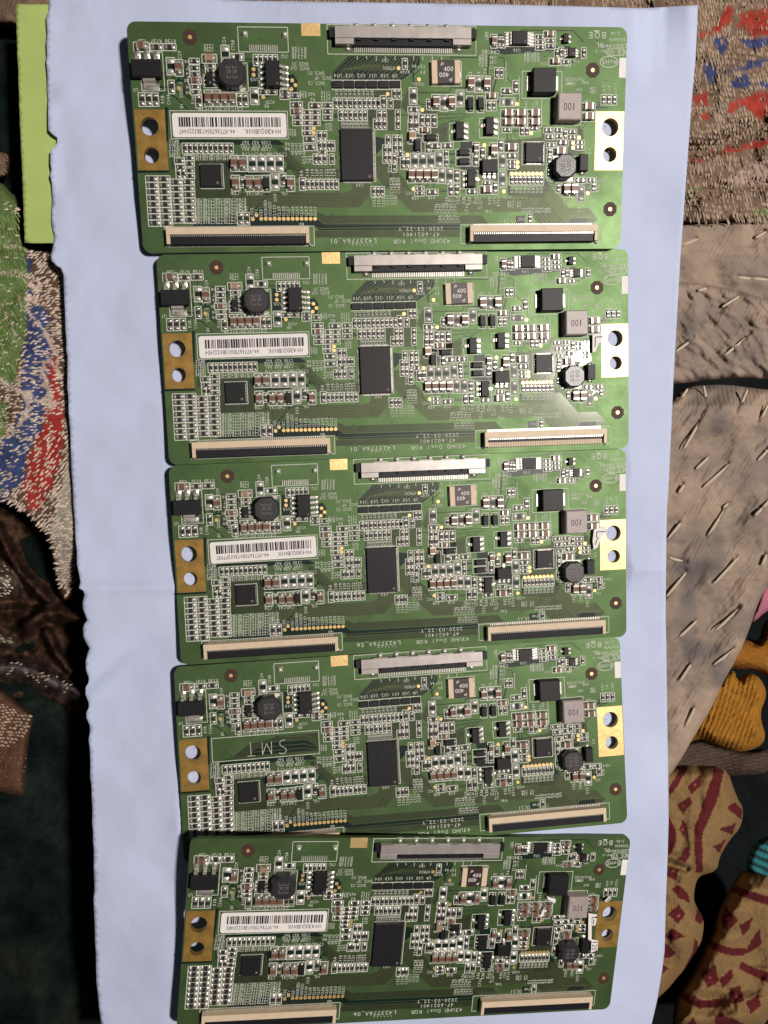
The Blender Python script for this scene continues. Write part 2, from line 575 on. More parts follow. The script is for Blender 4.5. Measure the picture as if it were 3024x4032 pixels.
def paper_px_z(X, Y):
    """paper height along the sight line of each photo pixel, plus its folds"""
    Z = np.zeros(len(X))
    for i, (x, y) in enumerate(zip(X, Y)):
        z = -0.8
        for _ in range(3):
            w = px_world(x, y, z)
            z = paper_z(w[0], w[1])
        Z[i] = z
    # horizontal fold across the middle
    yc = 2322 + (2240 - 2322) * (X - 330) / (2585 - 330)
    Z += 0.5 * np.exp(-np.abs(Y - yc) / 16.0) + 2.2 * np.exp(-np.abs(Y - yc) / 170.0)
    # buckle at the left below the fold
    d = (Y - 2420) - (X - 650) * (2680 - 2420) / (350 - 650)
    m = np.clip((690 - X) / 330, 0, 1)
    Z += 3.4 * m * np.exp(-(d / 60.0) ** 2) * (d > 0) + 3.4 * m * np.exp(-(d / 210.0) ** 2) * (d <= 0)
    # dent in the top right corner
    t = np.clip((X - 2500) / 60, 0, 1) * np.clip((380 - Y) / 340, 0, 1)
    Z -= 5.0 * t * np.clip((2760 - X) / 140, 0.35, 1)
    # curled torn edge at the left
    Z += 0.5 * vnoise(X, Y, 70, 5) * np.clip((330 - X) / 120, 0, 1)
    Z += 0.55 * vnoise(X, Y, 260, 6) + 0.22 * vnoise(X, Y, 95, 8) + 0.05 * vnoise(X, Y, 34, 9)
    return Z


def paper_map(w):
    return np.array([w[0], w[1], under_boards(w[0], w[1], w[2])])


paper = sheet('paper_sheet', PAPER, 15, paper_px_z, M['paper'], roll=0, zmap=paper_map, solid=0.22)
thing(paper, 'large pale blue paper sheet with torn left edge and a middle fold', 'paper')
card = sheet('card_strip', [(61, 16), (130, 17), (194, 16), (300, 12), (300, 958), (212, 958), (150, 957), (97, 956), (88, 700), (76, 420), (70, 250)], 14,
             lambda X, Y: -2.6 + 0.3 * vnoise(X, Y, 200, 3), M['greencard'], jitter=1.2, solid=0.3)
thing(card, 'lime green card strip sticking out under the paper at upper left', 'card')
spk = MB()
for (x, y, r) in ((2600, 2325, 4), (2588, 2323, 3), (1530, 1770, 2.5), (2614, 2326, 2.5)):
    w = px_world(x, y, -0.4)
    w[2] = paper_z(w[0], w[1])
    spk = MB()
    spk.prism(circle(w[0], w[1], r * 0.05, 8), w[2] - .3, w[2] + 0.9, 0)
    link('ink_speck', spk.mesh('ink_speck', [M['ink']]), paper)

# ---- cloths on the right
CREAMC, BRN, REDC, BLUEC, GRNC = (0.36, 0.25, 0.17), (0.085, 0.045, 0.028), (0.34, 0.040, 0.026), (0.040, 0.055, 0.16), (0.10, 0.17, 0.045)
redR = [R5(l) for l in ([(1000, 50), (1100, 80), (1080, 180), (950, 280), (770, 345), (770, 300), (950, 230)], [(1140, 100), (1400, 60), (1400, 290), (1230, 310), (1120, 220)],
                        [(730, 830), (850, 800), (860, 930), (720, 930)], [(810, 990), (890, 990), (880, 1060), (800, 1060)],
                        [(1050, 880), (1300, 790), (1400, 800), (1400, 1030), (1290, 1040), (1180, 930), (1000, 1000)], [(900, 1330), (1400, 1180), (1400, 1270), (1000, 1340)], [(700, 1370), (820, 1370), (800, 1420), (700, 1420)])]
bluR = [R5(l) for l in ([(900, 330), (1030, 330), (1030, 470), (960, 480)], [(1150, 330), (1400, 320), (1400, 400), (1200, 440)], [(800, 580), (930, 550), (940, 740), (880, 740)],
                        [(1000, 640), (1200, 560), (1400, 480), (1400, 540), (1150, 620)], [(1060, 700), (1180, 640), (1250, 760), (1070, 780)], [(1200, 750), (1400, 700), (1400, 770)])]
pinkR = [R5([(1050, 1560), (1200, 1460), (1400, 1370), (1400, 1590), (1080, 1620)])]
grnR = [R5([(670, 1660), (800, 1630), (760, 1700), (670, 1720)]), R5([(1240, 1850), (1400, 1800), (1400, 1880), (1250, 1890)])]
colR = zone_col((0.19, 0.125, 0.085), [(p, REDC) for p in redR] + [(p, BLUEC) for p in bluR] + [(p, (0.42, 0.30, 0.26)) for p in pinkR] + [(p, GRNC) for p in grnR], warp=9, seed=11)


def zR(X, Y):
    z = -3.4 + 2.2 * vnoise(X, Y, 230, 21) + 1.2 * vnoise(X, Y, 80, 22) + 0.5 * vnoise(X, Y, 30, 23)
    crease = edge_dist(R5([(700, 1330), (980, 1260), (1380, 1050)]), X, Y, closed=False)
    z -= 3.5 * np.exp(-(crease / 30) ** 2)
    c2 = edge_dist(R5([(660, 1760), (1000, 1640), (1380, 1590)]), X, Y, closed=False)
    z -= 1.6 * np.exp(-(c2 / 22) ** 2)
    return z - np.clip((900 - X) / 300, 0, 1) * 8


POLY_R = [(-400, -500), (3500, -500), (3500, 880), (3120, 880), (2900, 872), (2690, 884), (2600, 880), (2560, 300), (2400, 120), (1000, 110), (-400, 120)]
brocR = thing(sheet('embroidered_blanket', POLY_R, 14, zR, M['brocade'], colR, roll=30, depth=4), 'brown blanket embroidered in red and blue at the upper right', 'blanket')


def dashes(name, parent, region, holes, zfun, colfun, spacing, length, width, ang, dens, seed, material, hgt=0.28, angvar=12):
    """raised woven threads lying on a cloth"""
    rg = np.random.default_rng(seed)
    mb = MB()
    xs = [p[0] for p in region]
    ys = [p[1] for p in region]
    n = 0
    yy = max(min(ys), -30)
    row = 0
    while yy < min(max(ys), 4060):
        xx = max(min(xs), -30) + (row % 2) * spacing[0] / 2
        while xx < min(max(xs), 3050):
            x = xx + rg.uniform(-3, 3)
            y = yy + rg.uniform(-2.5, 2.5) + 6 * math.sin(xx / 41.0 + yy / 60)
            xx += spacing[0]
            X, Y = np.array([x]), np.array([y])
            if not inside(region, X, Y)[0]:
                continue
            if any(inside(h, X, Y)[0] for h in holes):
                continue
            if rg.uniform() > dens(x, y):
                continue
            a = math.radians(ang(x, y) + rg.uniform(-angvar, angvar))
            l = length * rg.uniform(0.6, 1.25) / 2
            wd = width * rg.uniform(0.7, 1.2) / 2
            z = float(zfun(X, Y)[0])
            c = px_world(x, y, z)
            k = 0.0585
            ca, sa = math.cos(a), math.sin(a)
            ex, ey = ca * l * k, -sa * l * k
            sx, sy = -sa * wd * k, -ca * wd * k
            b = len(mb.v)
            hh = hgt * rg.uniform(0.6, 1.2)
            mb.v += [(c[0] - ex, c[1] - ey, z - .05), (c[0] + ex, c[1] + ey, z - .05),
                     (c[0] - ex * .5 + sx, c[1] - ey * .5 + sy, z - .02), (c[0] + ex * .5 + sx, c[1] + ey * .5 + sy, z - .02),
                     (c[0] - ex * .5 - sx, c[1] - ey * .5 - sy, z - .02), (c[0] + ex * .5 - sx, c[1] + ey * .5 - sy, z - .02),
                     (c[0] - ex * .45, c[1] - ey * .45, z + hh), (c[0] + ex * .45, c[1] + ey * .45, z + hh)]
            for q in ((2, 6, 7, 3), (4, 5, 7, 6), (0, 6, 2), (0, 4, 6), (1, 3, 7), (1, 7, 5)):
                mb.f.append(tuple(b + i for i in reversed(q)))
                mb.m.append(0)
                mb.s.append(True)
            n += 1
        yy += spacing[1]
        row += 1
    return link(name, mb.mesh(name, [material]), parent, kind='stuff')


def densR(x, y):
    X, Y = np.array([x]), np.array([y])
    for p in redR + bluR:
        if inside(p, X, Y)[0]:
            return 0.06
    return 0.68 + 0.4 * float(vnoise(np.array([x]), np.array([y]), 45, 37)[0])


dashes('thread', brocR, [(1000, -40), (3060, -40), (3060, 872), (2640, 872), (2640, 30), (1000, 30)], [], zR, None, (11, 20), 31, 8,
       lambda x, y: 74 + 10 * math.sin(y / 90 + x / 150), densR, 31, M['thread'], hgt=0.20)
dashes('thread', brocR, [(1000, -40), (3060, -40), (3060, 872), (2640, 872), (2640, 30), (1000, 30)], [], zR, None, (15, 23), 32, 9,
       lambda x, y: 68, lambda x, y: 0.25 + 0.5 * densR(x, y), 33, M['threaddark'], hgt=0.18)

# faded quilt in three folds
KC = (0.33, 0.245, 0.185)


def colK(X, Y):
    n = vnoise(X, Y, 150, 41) * .5 + vnoise(X, Y, 60, 42) * .35 + vnoise(X * 1.0, Y * 1.6, 25, 43) * .2
    t = np.clip(0.5 + n, 0, 1)[:, None]
    c = np.array(KC) * (1 - t) * 1.12 + np.array((0.225, 0.175, 0.15)) * t
    g = np.clip(vnoise(X, Y, 110, 44) * 1.8 - 0.75, 0, 1)[:, None]
    c = c * (1 - 0.75 * g) + np.array((0.085, 0.08, 0.09)) * 0.75 * g
    s = np.clip(vnoise(X + Y * 0.5, Y * 2.2, 38, 45) * 1.7 - 0.95, 0, 1)[:, None]
    return c * (1 - 0.6 * s) + np.array((0.09, 0.075, 0.06)) * 0.6 * s


quilt = bpy.data.objects.new('quilt', None)
COL.objects.link(quilt)
thing(quilt, 'faded beige quilt with white running stitches beside the paper, right side', 'quilt')
k6 = lambda l, oy: [(2400 + a / 2.2115, oy + b / 2.2115, 2400 + c / 2.2115, oy + d / 2.2115) for a, b, c, d in l]
ST = [(z, s) for z, ss in (
    ('a', [(2685, 966, 2745, 942), (2975, 936, 3018, 912)] + k6([(1120, 205, 1225, 215), (1255, 215, 1379, 225)], 1000)),
    ('b', k6([(770, 320, 845, 300), (985, 460, 1125, 370), (575, 850, 745, 730), (1005, 880, 1245, 685)], 1000)),
    ('c', k6([(605, 1285, 678, 1175), (820, 1150, 855, 1320), (1115, 1380, 1200, 1180), (650, 1690, 835, 1375), (1305, 1470, 1379, 1310), (1290, 1800, 1385, 1700), (755, 1870, 860, 1770), (820, 2030, 1045, 1830),
              (990, 2212, 1035, 2170), (1330, 2212, 1385, 2150), (600, 2080, 650, 2010)], 1000)),
    ('c', k6([(855, 245, 1010, 0), (1265, 65, 1330, 0), (505, 275, 615, 135), (500, 765, 675, 550), (915, 655, 1120, 430), (1325, 500, 1365, 405), (930, 1060, 1145, 860), (585, 1145, 755, 985),
              (910, 1365, 1090, 1225), (610, 1510, 705, 1365), (660, 1905, 740, 1740), (520, 435, 690, 480)], 2000))) for s in ss]


def pucker(X, Y, key):
    z = np.zeros(len(X))
    for kk, (a, b, c, d) in ST:
        if kk == key:
            z -= 0.95 * np.exp(-(edge_dist([(a - 8, b - 4), (c - 8, d - 4)], X, Y, closed=False) / 8.0) ** 2)
            z += 0.35 * np.exp(-(edge_dist([(a, b), (c, d)], X, Y, closed=False) / 30.0) ** 2)
    return z


zKa = lambda X, Y: pucker(X, Y, 'a') - 4.0 + 1.0 * vnoise(X, Y, 150, 51) + 0.5 * vnoise(X, Y, 45, 52) + 0.15 * vnoise(X, Y, 16, 57) - np.clip((Y - 1020) / 120, 0, 1) * 2.5
zKb = lambda X, Y: pucker(X, Y, 'b') - 2.6 + 1.2 * vnoise(X, Y, 180, 53) + 1.0 * vnoise(X + Y, (Y - X) * 2, 70, 54) + 0.3 * vnoise(X + Y, (Y - X) * 2, 28, 62) + 0.15 * vnoise(X, Y, 16, 58) + 1.4 * np.exp(-((Y - 1300) / 170) ** 2)
zKc = lambda X, Y: pucker(X, Y, 'c') - 4.6 + 1.5 * vnoise(X, Y, 260, 55) + 1.2 * vnoise(X + Y, (Y - X) * .5, 80, 56) + 0.35 * vnoise(X + Y, (Y - X) * .4, 30, 61) + 0.15 * vnoise(X, Y, 16, 59) + 0.9 * np.exp(-((Y - 1620 - (X - 2700) * .05) / 60) ** 2) - np.clip((1600 - Y) / 70, 0, 1) * 5
Ka = [(2560, 900), (2690, 886), (2850, 880), (3120, 862), (3120, 1260), (2900, 1180), (2560, 1140)]
Kb = [(2560, 1105), (2675, 1108), (2780, 1120), (2900, 1140), (3020, 1178), (3120, 1210), (3120, 1500), (3024, 1492), (2900, 1486), (2800, 1494), (2700, 1508), (2560, 1520)]
Kc = [(2540, 1570), (2640, 1590), (2670, 1545), (2720, 1520), (2850, 1512), (2960, 1528), (3120, 1545), (3120, 2200), (3024, 2300), (2984, 2376), (2952, 2475), (2911, 2574), (2852, 2678), (2798, 2796), (2735, 2895), (2676, 3000), (2610, 3090), (2540, 3100)]
sheet('fold', Ka, 7, zKa, M['kantha'], colK, roll=14, depth=2.0, parent=quilt)
sheet('fold', Kb, 7, zKb, M['kantha'], colK, roll=26, depth=3.6, parent=quilt)
sheet('fold', Kc, 7, zKc, M['kantha'], colK, roll=24, depth=3.4, parent=quilt)
mb = MB()   # one stitch, 1 mm long, along x
prof = [(-.5, .02), (-.44, .09), (-.2, .13), (.1, .12), (.42, .10), (.5, .02)]
n = 7
for x, r in prof:
    for k in range(n):
        a = 2 * math.pi * k / n
        mb.v.append((x, r * math.cos(a), r * math.sin(a)))
for i in range(len(prof) - 1):
    for k in range(n):
        q = (i * n + k, i * n + (k + 1) % n, (i + 1) * n + (k + 1) % n, (i + 1) * n + k)
        mb.f.append(tuple(reversed(q)))
        mb.m.append(0)
        mb.s.append(True)
stitch_me = mb.mesh('stitch', [M['stitch']])
for kk, (a, b, c, d) in ST:
    z = {'a': zKa, 'b': zKb, 'c': zKc}[kk]
    x, y = (a + c) / 2, (b + d) / 2
    zz = float(z(np.array([x]), np.array([y]))[0]) + 0.10
    p, q = px_world(a, b, zz), px_world(c, d, zz)
    l = math.hypot(q[0] - p[0], q[1] - p[1])
    o = link('stitch', stitch_me, quilt, ((p[0] + q[0]) / 2, (p[1] + q[1]) / 2, zz), math.atan2(q[1] - p[1], q[0] - p[0]))
    o.scale = (l * 1.06, 3.1, 2.9)

# mustard knit, pink hem
R7 = lambda l: R5(l, 2.2115, 2400, 2000)
KN = bpy.data.objects.new('knit_jumper', None)
COL.objects.link(KN)
thing(KN, 'mustard ribbed knit bunched up beyond the quilt edge', 'knitwear')


def zKn(ang, amp, per, base, seed):
    ca, sa = math.cos(math.radians(ang)), math.sin(math.radians(ang))

    def f(X, Y):
        u = X * ca + Y * sa + 9 * vnoise(X, Y, 80, seed + 1)
        return base + amp * np.abs(np.sin(u * math.pi / per)) + 2.2 * vnoise(X, Y, 130, seed)
    return f


L1 = R7([(1060, 1380), (1130, 1500), (1180, 1440), (1280, 1450), (1350, 1540), (1370, 1640), (1300, 1800), (1380, 2030), (1200, 2130), (1000, 2100), (740, 1990), (600, 2150), (560, 2050), (800, 1650)])
L2 = R7([(1100, 1130), (1210, 1130), (1300, 1170), (1340, 1000), (1400, 950), (1500, 950), (1500, 1480), (1380, 1470), (1300, 1420), (1150, 1400), (1000, 1400), (1040, 1230)])
L3 = R7([(480, 2120), (740, 2000), (960, 2080), (1180, 2120), (1420, 2080), (1420, 2300), (1200, 2330), (800, 2330), (480, 2360)])
MUS = (0.33, 0.145, 0.018)
sheet('sleeve', L1, 7, zKn(20, 1.1, 18, -9, 61), M['knit'], flat_col(MUS), roll=42, depth=9, parent=KN)
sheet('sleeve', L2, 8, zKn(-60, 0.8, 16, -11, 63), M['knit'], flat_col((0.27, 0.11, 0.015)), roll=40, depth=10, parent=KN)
sheet('hem', L3, 7, zKn(78, 0.6, 15, -14, 65), M['knit'], lambda X, Y: np.where((np.sin((Y + X * .2) * .42) > 0)[:, None], np.array([[0.050, 0.030, 0.032]]), np.array([[0.085, 0.055, 0.035]])), roll=30, depth=6, parent=KN)
pk = sheet('pink_cloth', R7([(1340, 640), (1500, 560), (1500, 900), (1380, 880), (1250, 1005), (1230, 960), (1290, 830)]), 10, lambda X, Y: -7 + 0.8 * vnoise(X, Y, 60, 67), M['printed'], flat_col((0.42, 0.14, 0.20)), roll=18, depth=4)
thing(pk, 'narrow pink cloth edge showing beside the quilt', 'cloth')

# cream cotton with maroon print
R8 = lambda l: R5(l, 2.1436, 2300, 3000)
MAR = (0.092, 0.011, 0.013)
motifs = [R8(l) for l in (
    [(840, 30), (870, 60), (790, 200), (720, 290), (700, 240), (770, 120)], [(1100, 60), (1180, 70), (1140, 270), (1060, 480), (1000, 600), (1000, 930), (940, 940), (930, 560), (1000, 360)],
    [(690, 400), (770, 580), (780, 680), (740, 780), (690, 800)], [(990, 110), (990, 200), (905, 275), (870, 200)], [(890, 290), (915, 340), (830, 440), (780, 370)], [(830, 480), (870, 550), (850, 650), (800, 570)],
    [(870, 700), (900, 780), (850, 860), (800, 820)], [(690, 880), (790, 900), (780, 1000), (690, 950)], [(790, 1030), (880, 1120), (890, 1190), (800, 1150), (740, 1070)], [(800, 1200), (850, 1280), (800, 1370), (705, 1290)],
    [(740, 1400), (850, 1470), (770, 1510), (670, 1480)], [(680, 1530), (780, 1610), (720, 1650), (650, 1650)], [(950, 1230), (1010, 1300), (990, 1370), (940, 1340)], [(930, 1480), (975, 1560), (900, 1700), (850, 1740), (920, 1600)],
    [(1280, 340), (1340, 420), (1320, 480), (1200, 390)], [(1290, 510), (1250, 620), (1140, 570)], [(1200, 650), (1140, 770), (1090, 720)], [(650, 1700), (720, 1740), (660, 1790)],
    [(1270, 1040), (1600, 1150), (1600, 1230), (1240, 1100)], [(1200, 1210), (1300, 1350), (1190, 1440), (1150, 1330)], [(1420, 1310), (1400, 1400), (1340, 1470), (1310, 1380)],
    [(1040, 1490), (1200, 1560), (1370, 1580), (1480, 1400), (1500, 1540), (1340, 1640), (1150, 1620), (1030, 1540)], [(1110, 1710), (1140, 1850), (1040, 1910), (980, 1780)], [(1240, 1750), (1260, 1820), (1170, 1910), (1140, 1840)],
    [(1330, 1690), (1600, 1800), (1600, 1890), (1310, 1750)], [(830, 1940), (1000, 2010), (1170, 2000), (1160, 2070), (980, 2080), (810, 2000)], [(1320, 1880), (1350, 2020), (1240, 2050), (1220, 1920)],
    [(1470, 1960), (1490, 2060), (1400, 2130), (1370, 2030)], [(1140, 2110), (1350, 2212), (1400, 2300), (1120, 2260), (1100, 2160)], [(920, 2160), (960, 2240), (850, 2240)])]
spots = [R8(l) for l in ([(930, 180), (945, 190), (935, 205), (922, 195)], [(840, 355), (855, 362), (848, 378), (835, 370)], [(828, 560), (842, 570), (834, 585), (822, 575)], [(745, 905), (760, 915), (750, 930), (738, 920)],
                         [(795, 1285), (812, 1295), (800, 1310), (786, 1300)], [(1210, 1315), (1228, 1325), (1215, 1342), (1200, 1330)], [(1060, 1810), (1078, 1820), (1066, 1838), (1050, 1826)], [(1285, 1965), (1300, 1975), (1290, 1990), (1276, 1980)])]
CRM = (0.225, 0.138, 0.058)
colP = zone_col(CRM, [(p, MAR) for p in motifs] + [(p, (0.30, 0.08, 0.06)) for p in spots], warp=2.5, seed=71)
PA = R8([(560, -40), (760, 30), (850, 0), (1000, 30), (1200, 30), (1240, 160), (1290, 300), (1350, 400), (1320, 560), (1240, 640), (1140, 800), (1130, 900), (1080, 940), (960, 960), (925, 1100), (935, 1200), (1020, 1320), (1010, 1500), (950, 1620),
         (850, 1760), (700, 1930), (520, 2080), (500, 1000)])
PB = R8([(1340, 900), (1290, 980), (1200, 1120), (1130, 1250), (1080, 1450), (1000, 1560), (950, 1700), (880, 1830), (800, 1950), (755, 2080), (740, 2300), (1700, 2300), (1700, 940)])
PC = bpy.data.objects.new('printed_cloth', None)
COL.objects.link(PC)
thing(PC, 'cream cotton cloth printed with maroon diamonds and stripes at the lower right', 'cloth')


def zPA(X, Y):
    fold = edge_dist(R8([(690, 850), (860, 905)]), X, Y, closed=False)
    return -5.5 + 1.8 * vnoise(X, Y, 130, 73) + 1.0 * vnoise(X * 1.4, Y * .6, 45, 74) + 0.2 * vnoise(X, Y, 15, 77) - 3.5 * np.exp(-(fold / 16) ** 2) - 4.0 * np.clip((X - 2740) / 140, 0, 1) ** 2 - np.clip((Y - 3400) / 500, 0, 1) * 3


def zPB(X, Y):
    return -10.0 + 2.6 * vnoise(X, Y, 150, 75) + 1.1 * vnoise(X * .6, Y * 1.3, 50, 76) + 0.2 * vnoise(X, Y, 15, 78) + 2.2 * np.sin((Y * 0.8 + X * 0.35) / 60.0)


sheet('fold', PA, 5, zPA, M['printed'], colP, roll=60, depth=15, parent=PC)
sheet('fold', PB, 5, zPB, M['printed'], colP, roll=75, depth=18, parent=PC)
tl = sheet('teal_knit', R8([(1380, 800), (1420, 700), (1500, 640), (1700, 600), (1700, 1060), (1560, 1030), (1400, 960), (1360, 880)]), 6,
           lambda X, Y: -15 + 1.1 * np.abs(np.sin((Y - X * 0.45) * math.pi / 34.0)), M['knit'],
           lambda X, Y: np.where((np.sin((Y - X * 0.45) * 2 * math.pi / 34.0) > 0.1)[:, None], np.array([[0.02, 0.16, 0.18]]), np.array([[0.02, 0.05, 0.06]])), roll=30, depth=8)
thing(tl, 'teal striped knit bundle at the far right edge', 'knitwear')

# ---- cloths on the left
L2R = lambda l: [(x / 2.183, 1000 + y / 2.183) for x, y in l]
grnL = [[(-60, 720), (40, 740), (78, 800), (90, 900), (105, 1000), (110, 1069), (105, 1160), (101, 1252), (92, 1366), (69, 1458), (46, 1527), (-60, 1440)], L2R([(-100, 1200), (90, 1330), (30, 1550), (-100, 1700)])]
bluL = [L2R(l) for l in ([(210, 30), (270, 50), (270, 150), (230, 140)], [(230, 230), (330, 330), (240, 360)],
                         [(220, 440), (390, 450), (430, 600), (440, 900), (400, 1250), (370, 1350), (330, 1500), (230, 1750), (180, 1950), (60, 2130), (-100, 2100), (-100, 1720), (100, 1500), (190, 1300), (180, 1000), (220, 800), (220, 550)])]
redL = [L2R([(440, 850), (490, 900), (520, 1250), (555, 1450), (535, 1700), (450, 2000), (330, 2183), (320, 2250), (240, 2180), (190, 2000), (240, 1750), (340, 1500), (400, 1250), (430, 1000)])]
whtL = [L2R([(500, 2100), (560, 1950), (610, 1650), (640, 2100), (640, 2600), (560, 2900), (470, 2700), (440, 2500), (430, 2400)])]
CRL = (0.50, 0.38, 0.32)
linL = [(L2R(l), w, CRL) for l, w in (([(130, 360), (300, 560), (420, 740), (490, 870), (510, 1040)], 6), ([(-60, 140), (180, 180), (330, 300)], 8), ([(-60, 1040), (150, 1180), (280, 1250), (460, 1300)], 12),
                                      ([(370, 930), (400, 1150), (460, 1310)], 7), ([(390, 930), (500, 960)], 6), ([(0, 430), (70, 560), (150, 700)], 5), ([(260, 1260), (230, 1400), (60, 1560)], 7), ([(220, 380), (340, 400)], 12), ([(-60, -120), (120, -60), (200, -20)], 5))]
colL = zone_col((0.105, 0.058, 0.040), [(p, (0.10, 0.155, 0.045)) for p in grnL] + [(p, (0.042, 0.062, 0.165)) for p in bluL] + [(p, (0.32, 0.030, 0.024)) for p in redL] + [(p, (0.34, 0.30, 0.25)) for p in whtL], linL, warp=12, seed=81)
POLY_L = [(-120, 700), (10, 715), (40, 760), (65, 770), (80, 830), (80, 900), (95, 970), (160, 985), (300, 990), (330, 1300), (340, 2000), (310, 2200), (300, 2330), (255, 2378), (215, 2310), (205, 2180), (180, 2110), (130, 2060), (60, 1990), (-120, 1960)]


def zL(X, Y):
    return -5.5 + 1.2 * vnoise(X, Y, 150, 83) + 0.5 * vnoise(X, Y, 55, 84) - np.clip((X - 150) / 120, 0, 1) * 0.6 * np.clip((1500 - Y) / 400, 0, 1) + 0.8 * np.clip((Y - 1450) / 400, 0, 1) * np.clip((X - 60) / 200, 0, 1) - 7 * np.clip((Y - 2100) / 250, 0, 1) - 4 * np.clip((850 - Y) / 150, 0, 1)


brocL = thing(sheet('embroidered_quilt', POLY_L, 9, zL, M['brocade'], colL, roll=26, depth=6), 'quilt embroidered in green, blue and red beside the torn paper edge', 'quilt')


def densL(x, y):
    X, Y = np.array([x]), np.array([y])
    for p in grnL:
        if inside(p, X, Y)[0]:
            return 0.08 if y < 1560 else 0.3
    for p in redL:
        if inside(p, X, Y)[0]:
            return 0.36
    for p in bluL:
        if inside(p, X, Y)[0]:
            return 0.34
    return 0.62


REG_L = [(-10, 780), (70, 800), (80, 980), (250, 1010), (282, 1300), (292, 2000), (300, 2200), (290, 2320), (255, 2360), (225, 2290), (212, 2180), (180, 2100), (120, 2040), (-10, 1960)]
angL = lambda x, y: (-20 if y < 1700 else -30) + 16 * math.sin(x / 60 + y / 130)
dashes('thread', brocL, REG_L, [], zL, None, (15, 9.5), 22, 7.0, angL, densL, 91, M['lightthread'], hgt=0.22, angvar=8)
dashes('thread', brocL, REG_L, [], zL, None, (16, 11), 24, 7.0, angL, lambda x, y: 0.45 * densL(x, y), 93, M['thread'], hgt=0.18, angvar=10)


def leafy(x, y):
    return 0.8 if any(inside(p, np.array([x]), np.array([y]))[0] for p in grnL) else 0.0


M['greenthread'] = mat('green_thread', (0.13, 0.20, 0.06), 0.6, 0, 0.4, noise=0.4, nscale=500)
dashes('thread', brocL, REG_L, [], zL, None, (12, 17), 30, 7.0, lambda x, y: 62 + 14 * math.sin(y / 70), leafy, 95, M['greenthread'], hgt=0.3, angvar=14)

FL = bpy.data.objects.new('dark_blanket', None)
COL.objects.link(FL)
thing(FL, 'very dark green fleece blanket filling the lower left', 'blanket')


def colF(X, Y):
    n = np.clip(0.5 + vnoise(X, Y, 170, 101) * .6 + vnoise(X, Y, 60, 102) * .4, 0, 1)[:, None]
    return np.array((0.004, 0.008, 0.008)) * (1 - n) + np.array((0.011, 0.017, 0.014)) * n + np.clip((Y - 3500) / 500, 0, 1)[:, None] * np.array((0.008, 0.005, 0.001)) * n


zF = lambda X, Y: -22 + 4.0 * vnoise(X, Y, 260, 103) + 1.6 * vnoise(X, Y, 90, 104) - np.clip((X - 150) / 250, 0, 1) * 6
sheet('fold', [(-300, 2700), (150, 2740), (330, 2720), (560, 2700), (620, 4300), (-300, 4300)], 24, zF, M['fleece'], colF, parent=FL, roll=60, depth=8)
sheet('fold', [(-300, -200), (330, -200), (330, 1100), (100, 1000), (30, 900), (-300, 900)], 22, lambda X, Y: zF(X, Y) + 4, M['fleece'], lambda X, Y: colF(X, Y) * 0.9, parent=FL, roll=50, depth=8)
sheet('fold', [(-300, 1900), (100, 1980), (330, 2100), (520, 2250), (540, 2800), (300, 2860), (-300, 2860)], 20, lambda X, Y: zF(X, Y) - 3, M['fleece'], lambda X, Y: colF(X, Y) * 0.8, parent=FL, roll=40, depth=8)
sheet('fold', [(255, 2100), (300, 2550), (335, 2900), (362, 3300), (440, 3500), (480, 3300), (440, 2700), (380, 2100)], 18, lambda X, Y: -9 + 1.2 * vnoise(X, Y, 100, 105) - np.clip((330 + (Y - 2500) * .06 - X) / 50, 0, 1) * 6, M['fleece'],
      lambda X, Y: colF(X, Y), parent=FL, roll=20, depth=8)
shawl = bpy.data.objects.new('shawl', None)
COL.objects.link(shawl)
thing(shawl, 'brown fuzzy shawl twisted among the dark cloths at mid left', 'shawl')
R3_ = lambda l: [(x / 2.183, 2000 + y / 2.183) for x, y in l]
BRC = (0.070, 0.034, 0.021)


RIDGES = [(R3_(l), w, h, c) for l, w, h, c in (
    ([(-20, 180), (80, 400), (180, 560), (300, 690), (420, 800)], 26, 8, 'b'), ([(230, 1010), (380, 910), (520, 900), (800, 990)], 34, 10, 'b'), ([(400, 1060), (470, 1220), (600, 1400)], 24, 7, 'b'),
    ([(-60, 1380), (120, 1370), (260, 1400), (420, 1480), (700, 1590)], 38, 10, 'g'), ([(-80, 600), (50, 640)], 52, 10, 'e'), ([(-60, 1110), (90, 1150)], 22, 6, 'e'), ([(-60, 900), (150, 880), (330, 960)], 30, 4, 'b'))]


def zSh(X, Y):
    z = -24 + 2.0 * vnoise(X, Y, 120, 141) + 0.9 * vnoise(X, Y, 35, 142) + 0.4 * vnoise(X, Y, 12, 143)
    for pl, w, h, c in RIDGES:
        d = edge_dist(pl, X, Y, closed=False)
        z = np.maximum(z, -24 + h * 1.5 * np.exp(-(d / w) ** 2) + 1.2 * vnoise(X, Y, 40, 144) + 0.7 * vnoise(X + Y, Y - X, 15, 145) - 3 * (d > w * 2))
    return z


def colSh(X, Y):
    n = np.clip(0.5 + 0.7 * vnoise(X * .7 + Y, Y * .7 - X, 26, 151) + 0.4 * vnoise(X, Y, 9, 152), 0.1, 1.3)[:, None]
    c = np.array((0.056, 0.029, 0.019)) * (0.4 + 1.0 * n)
    for pl, w, h, k in RIDGES:
        t = np.exp(-(edge_dist(pl, X, Y, closed=False) / (w * .9)) ** 2)[:, None]
        tgt = {'b': np.array((0.056, 0.029, 0.019)), 'g': np.array((0.12, 0.10, 0.10)), 'e': np.array((0.20, 0.17, 0.13))}[k] * (0.4 + 1.0 * n)
        c = c * (1 - t) + tgt * t
    return c


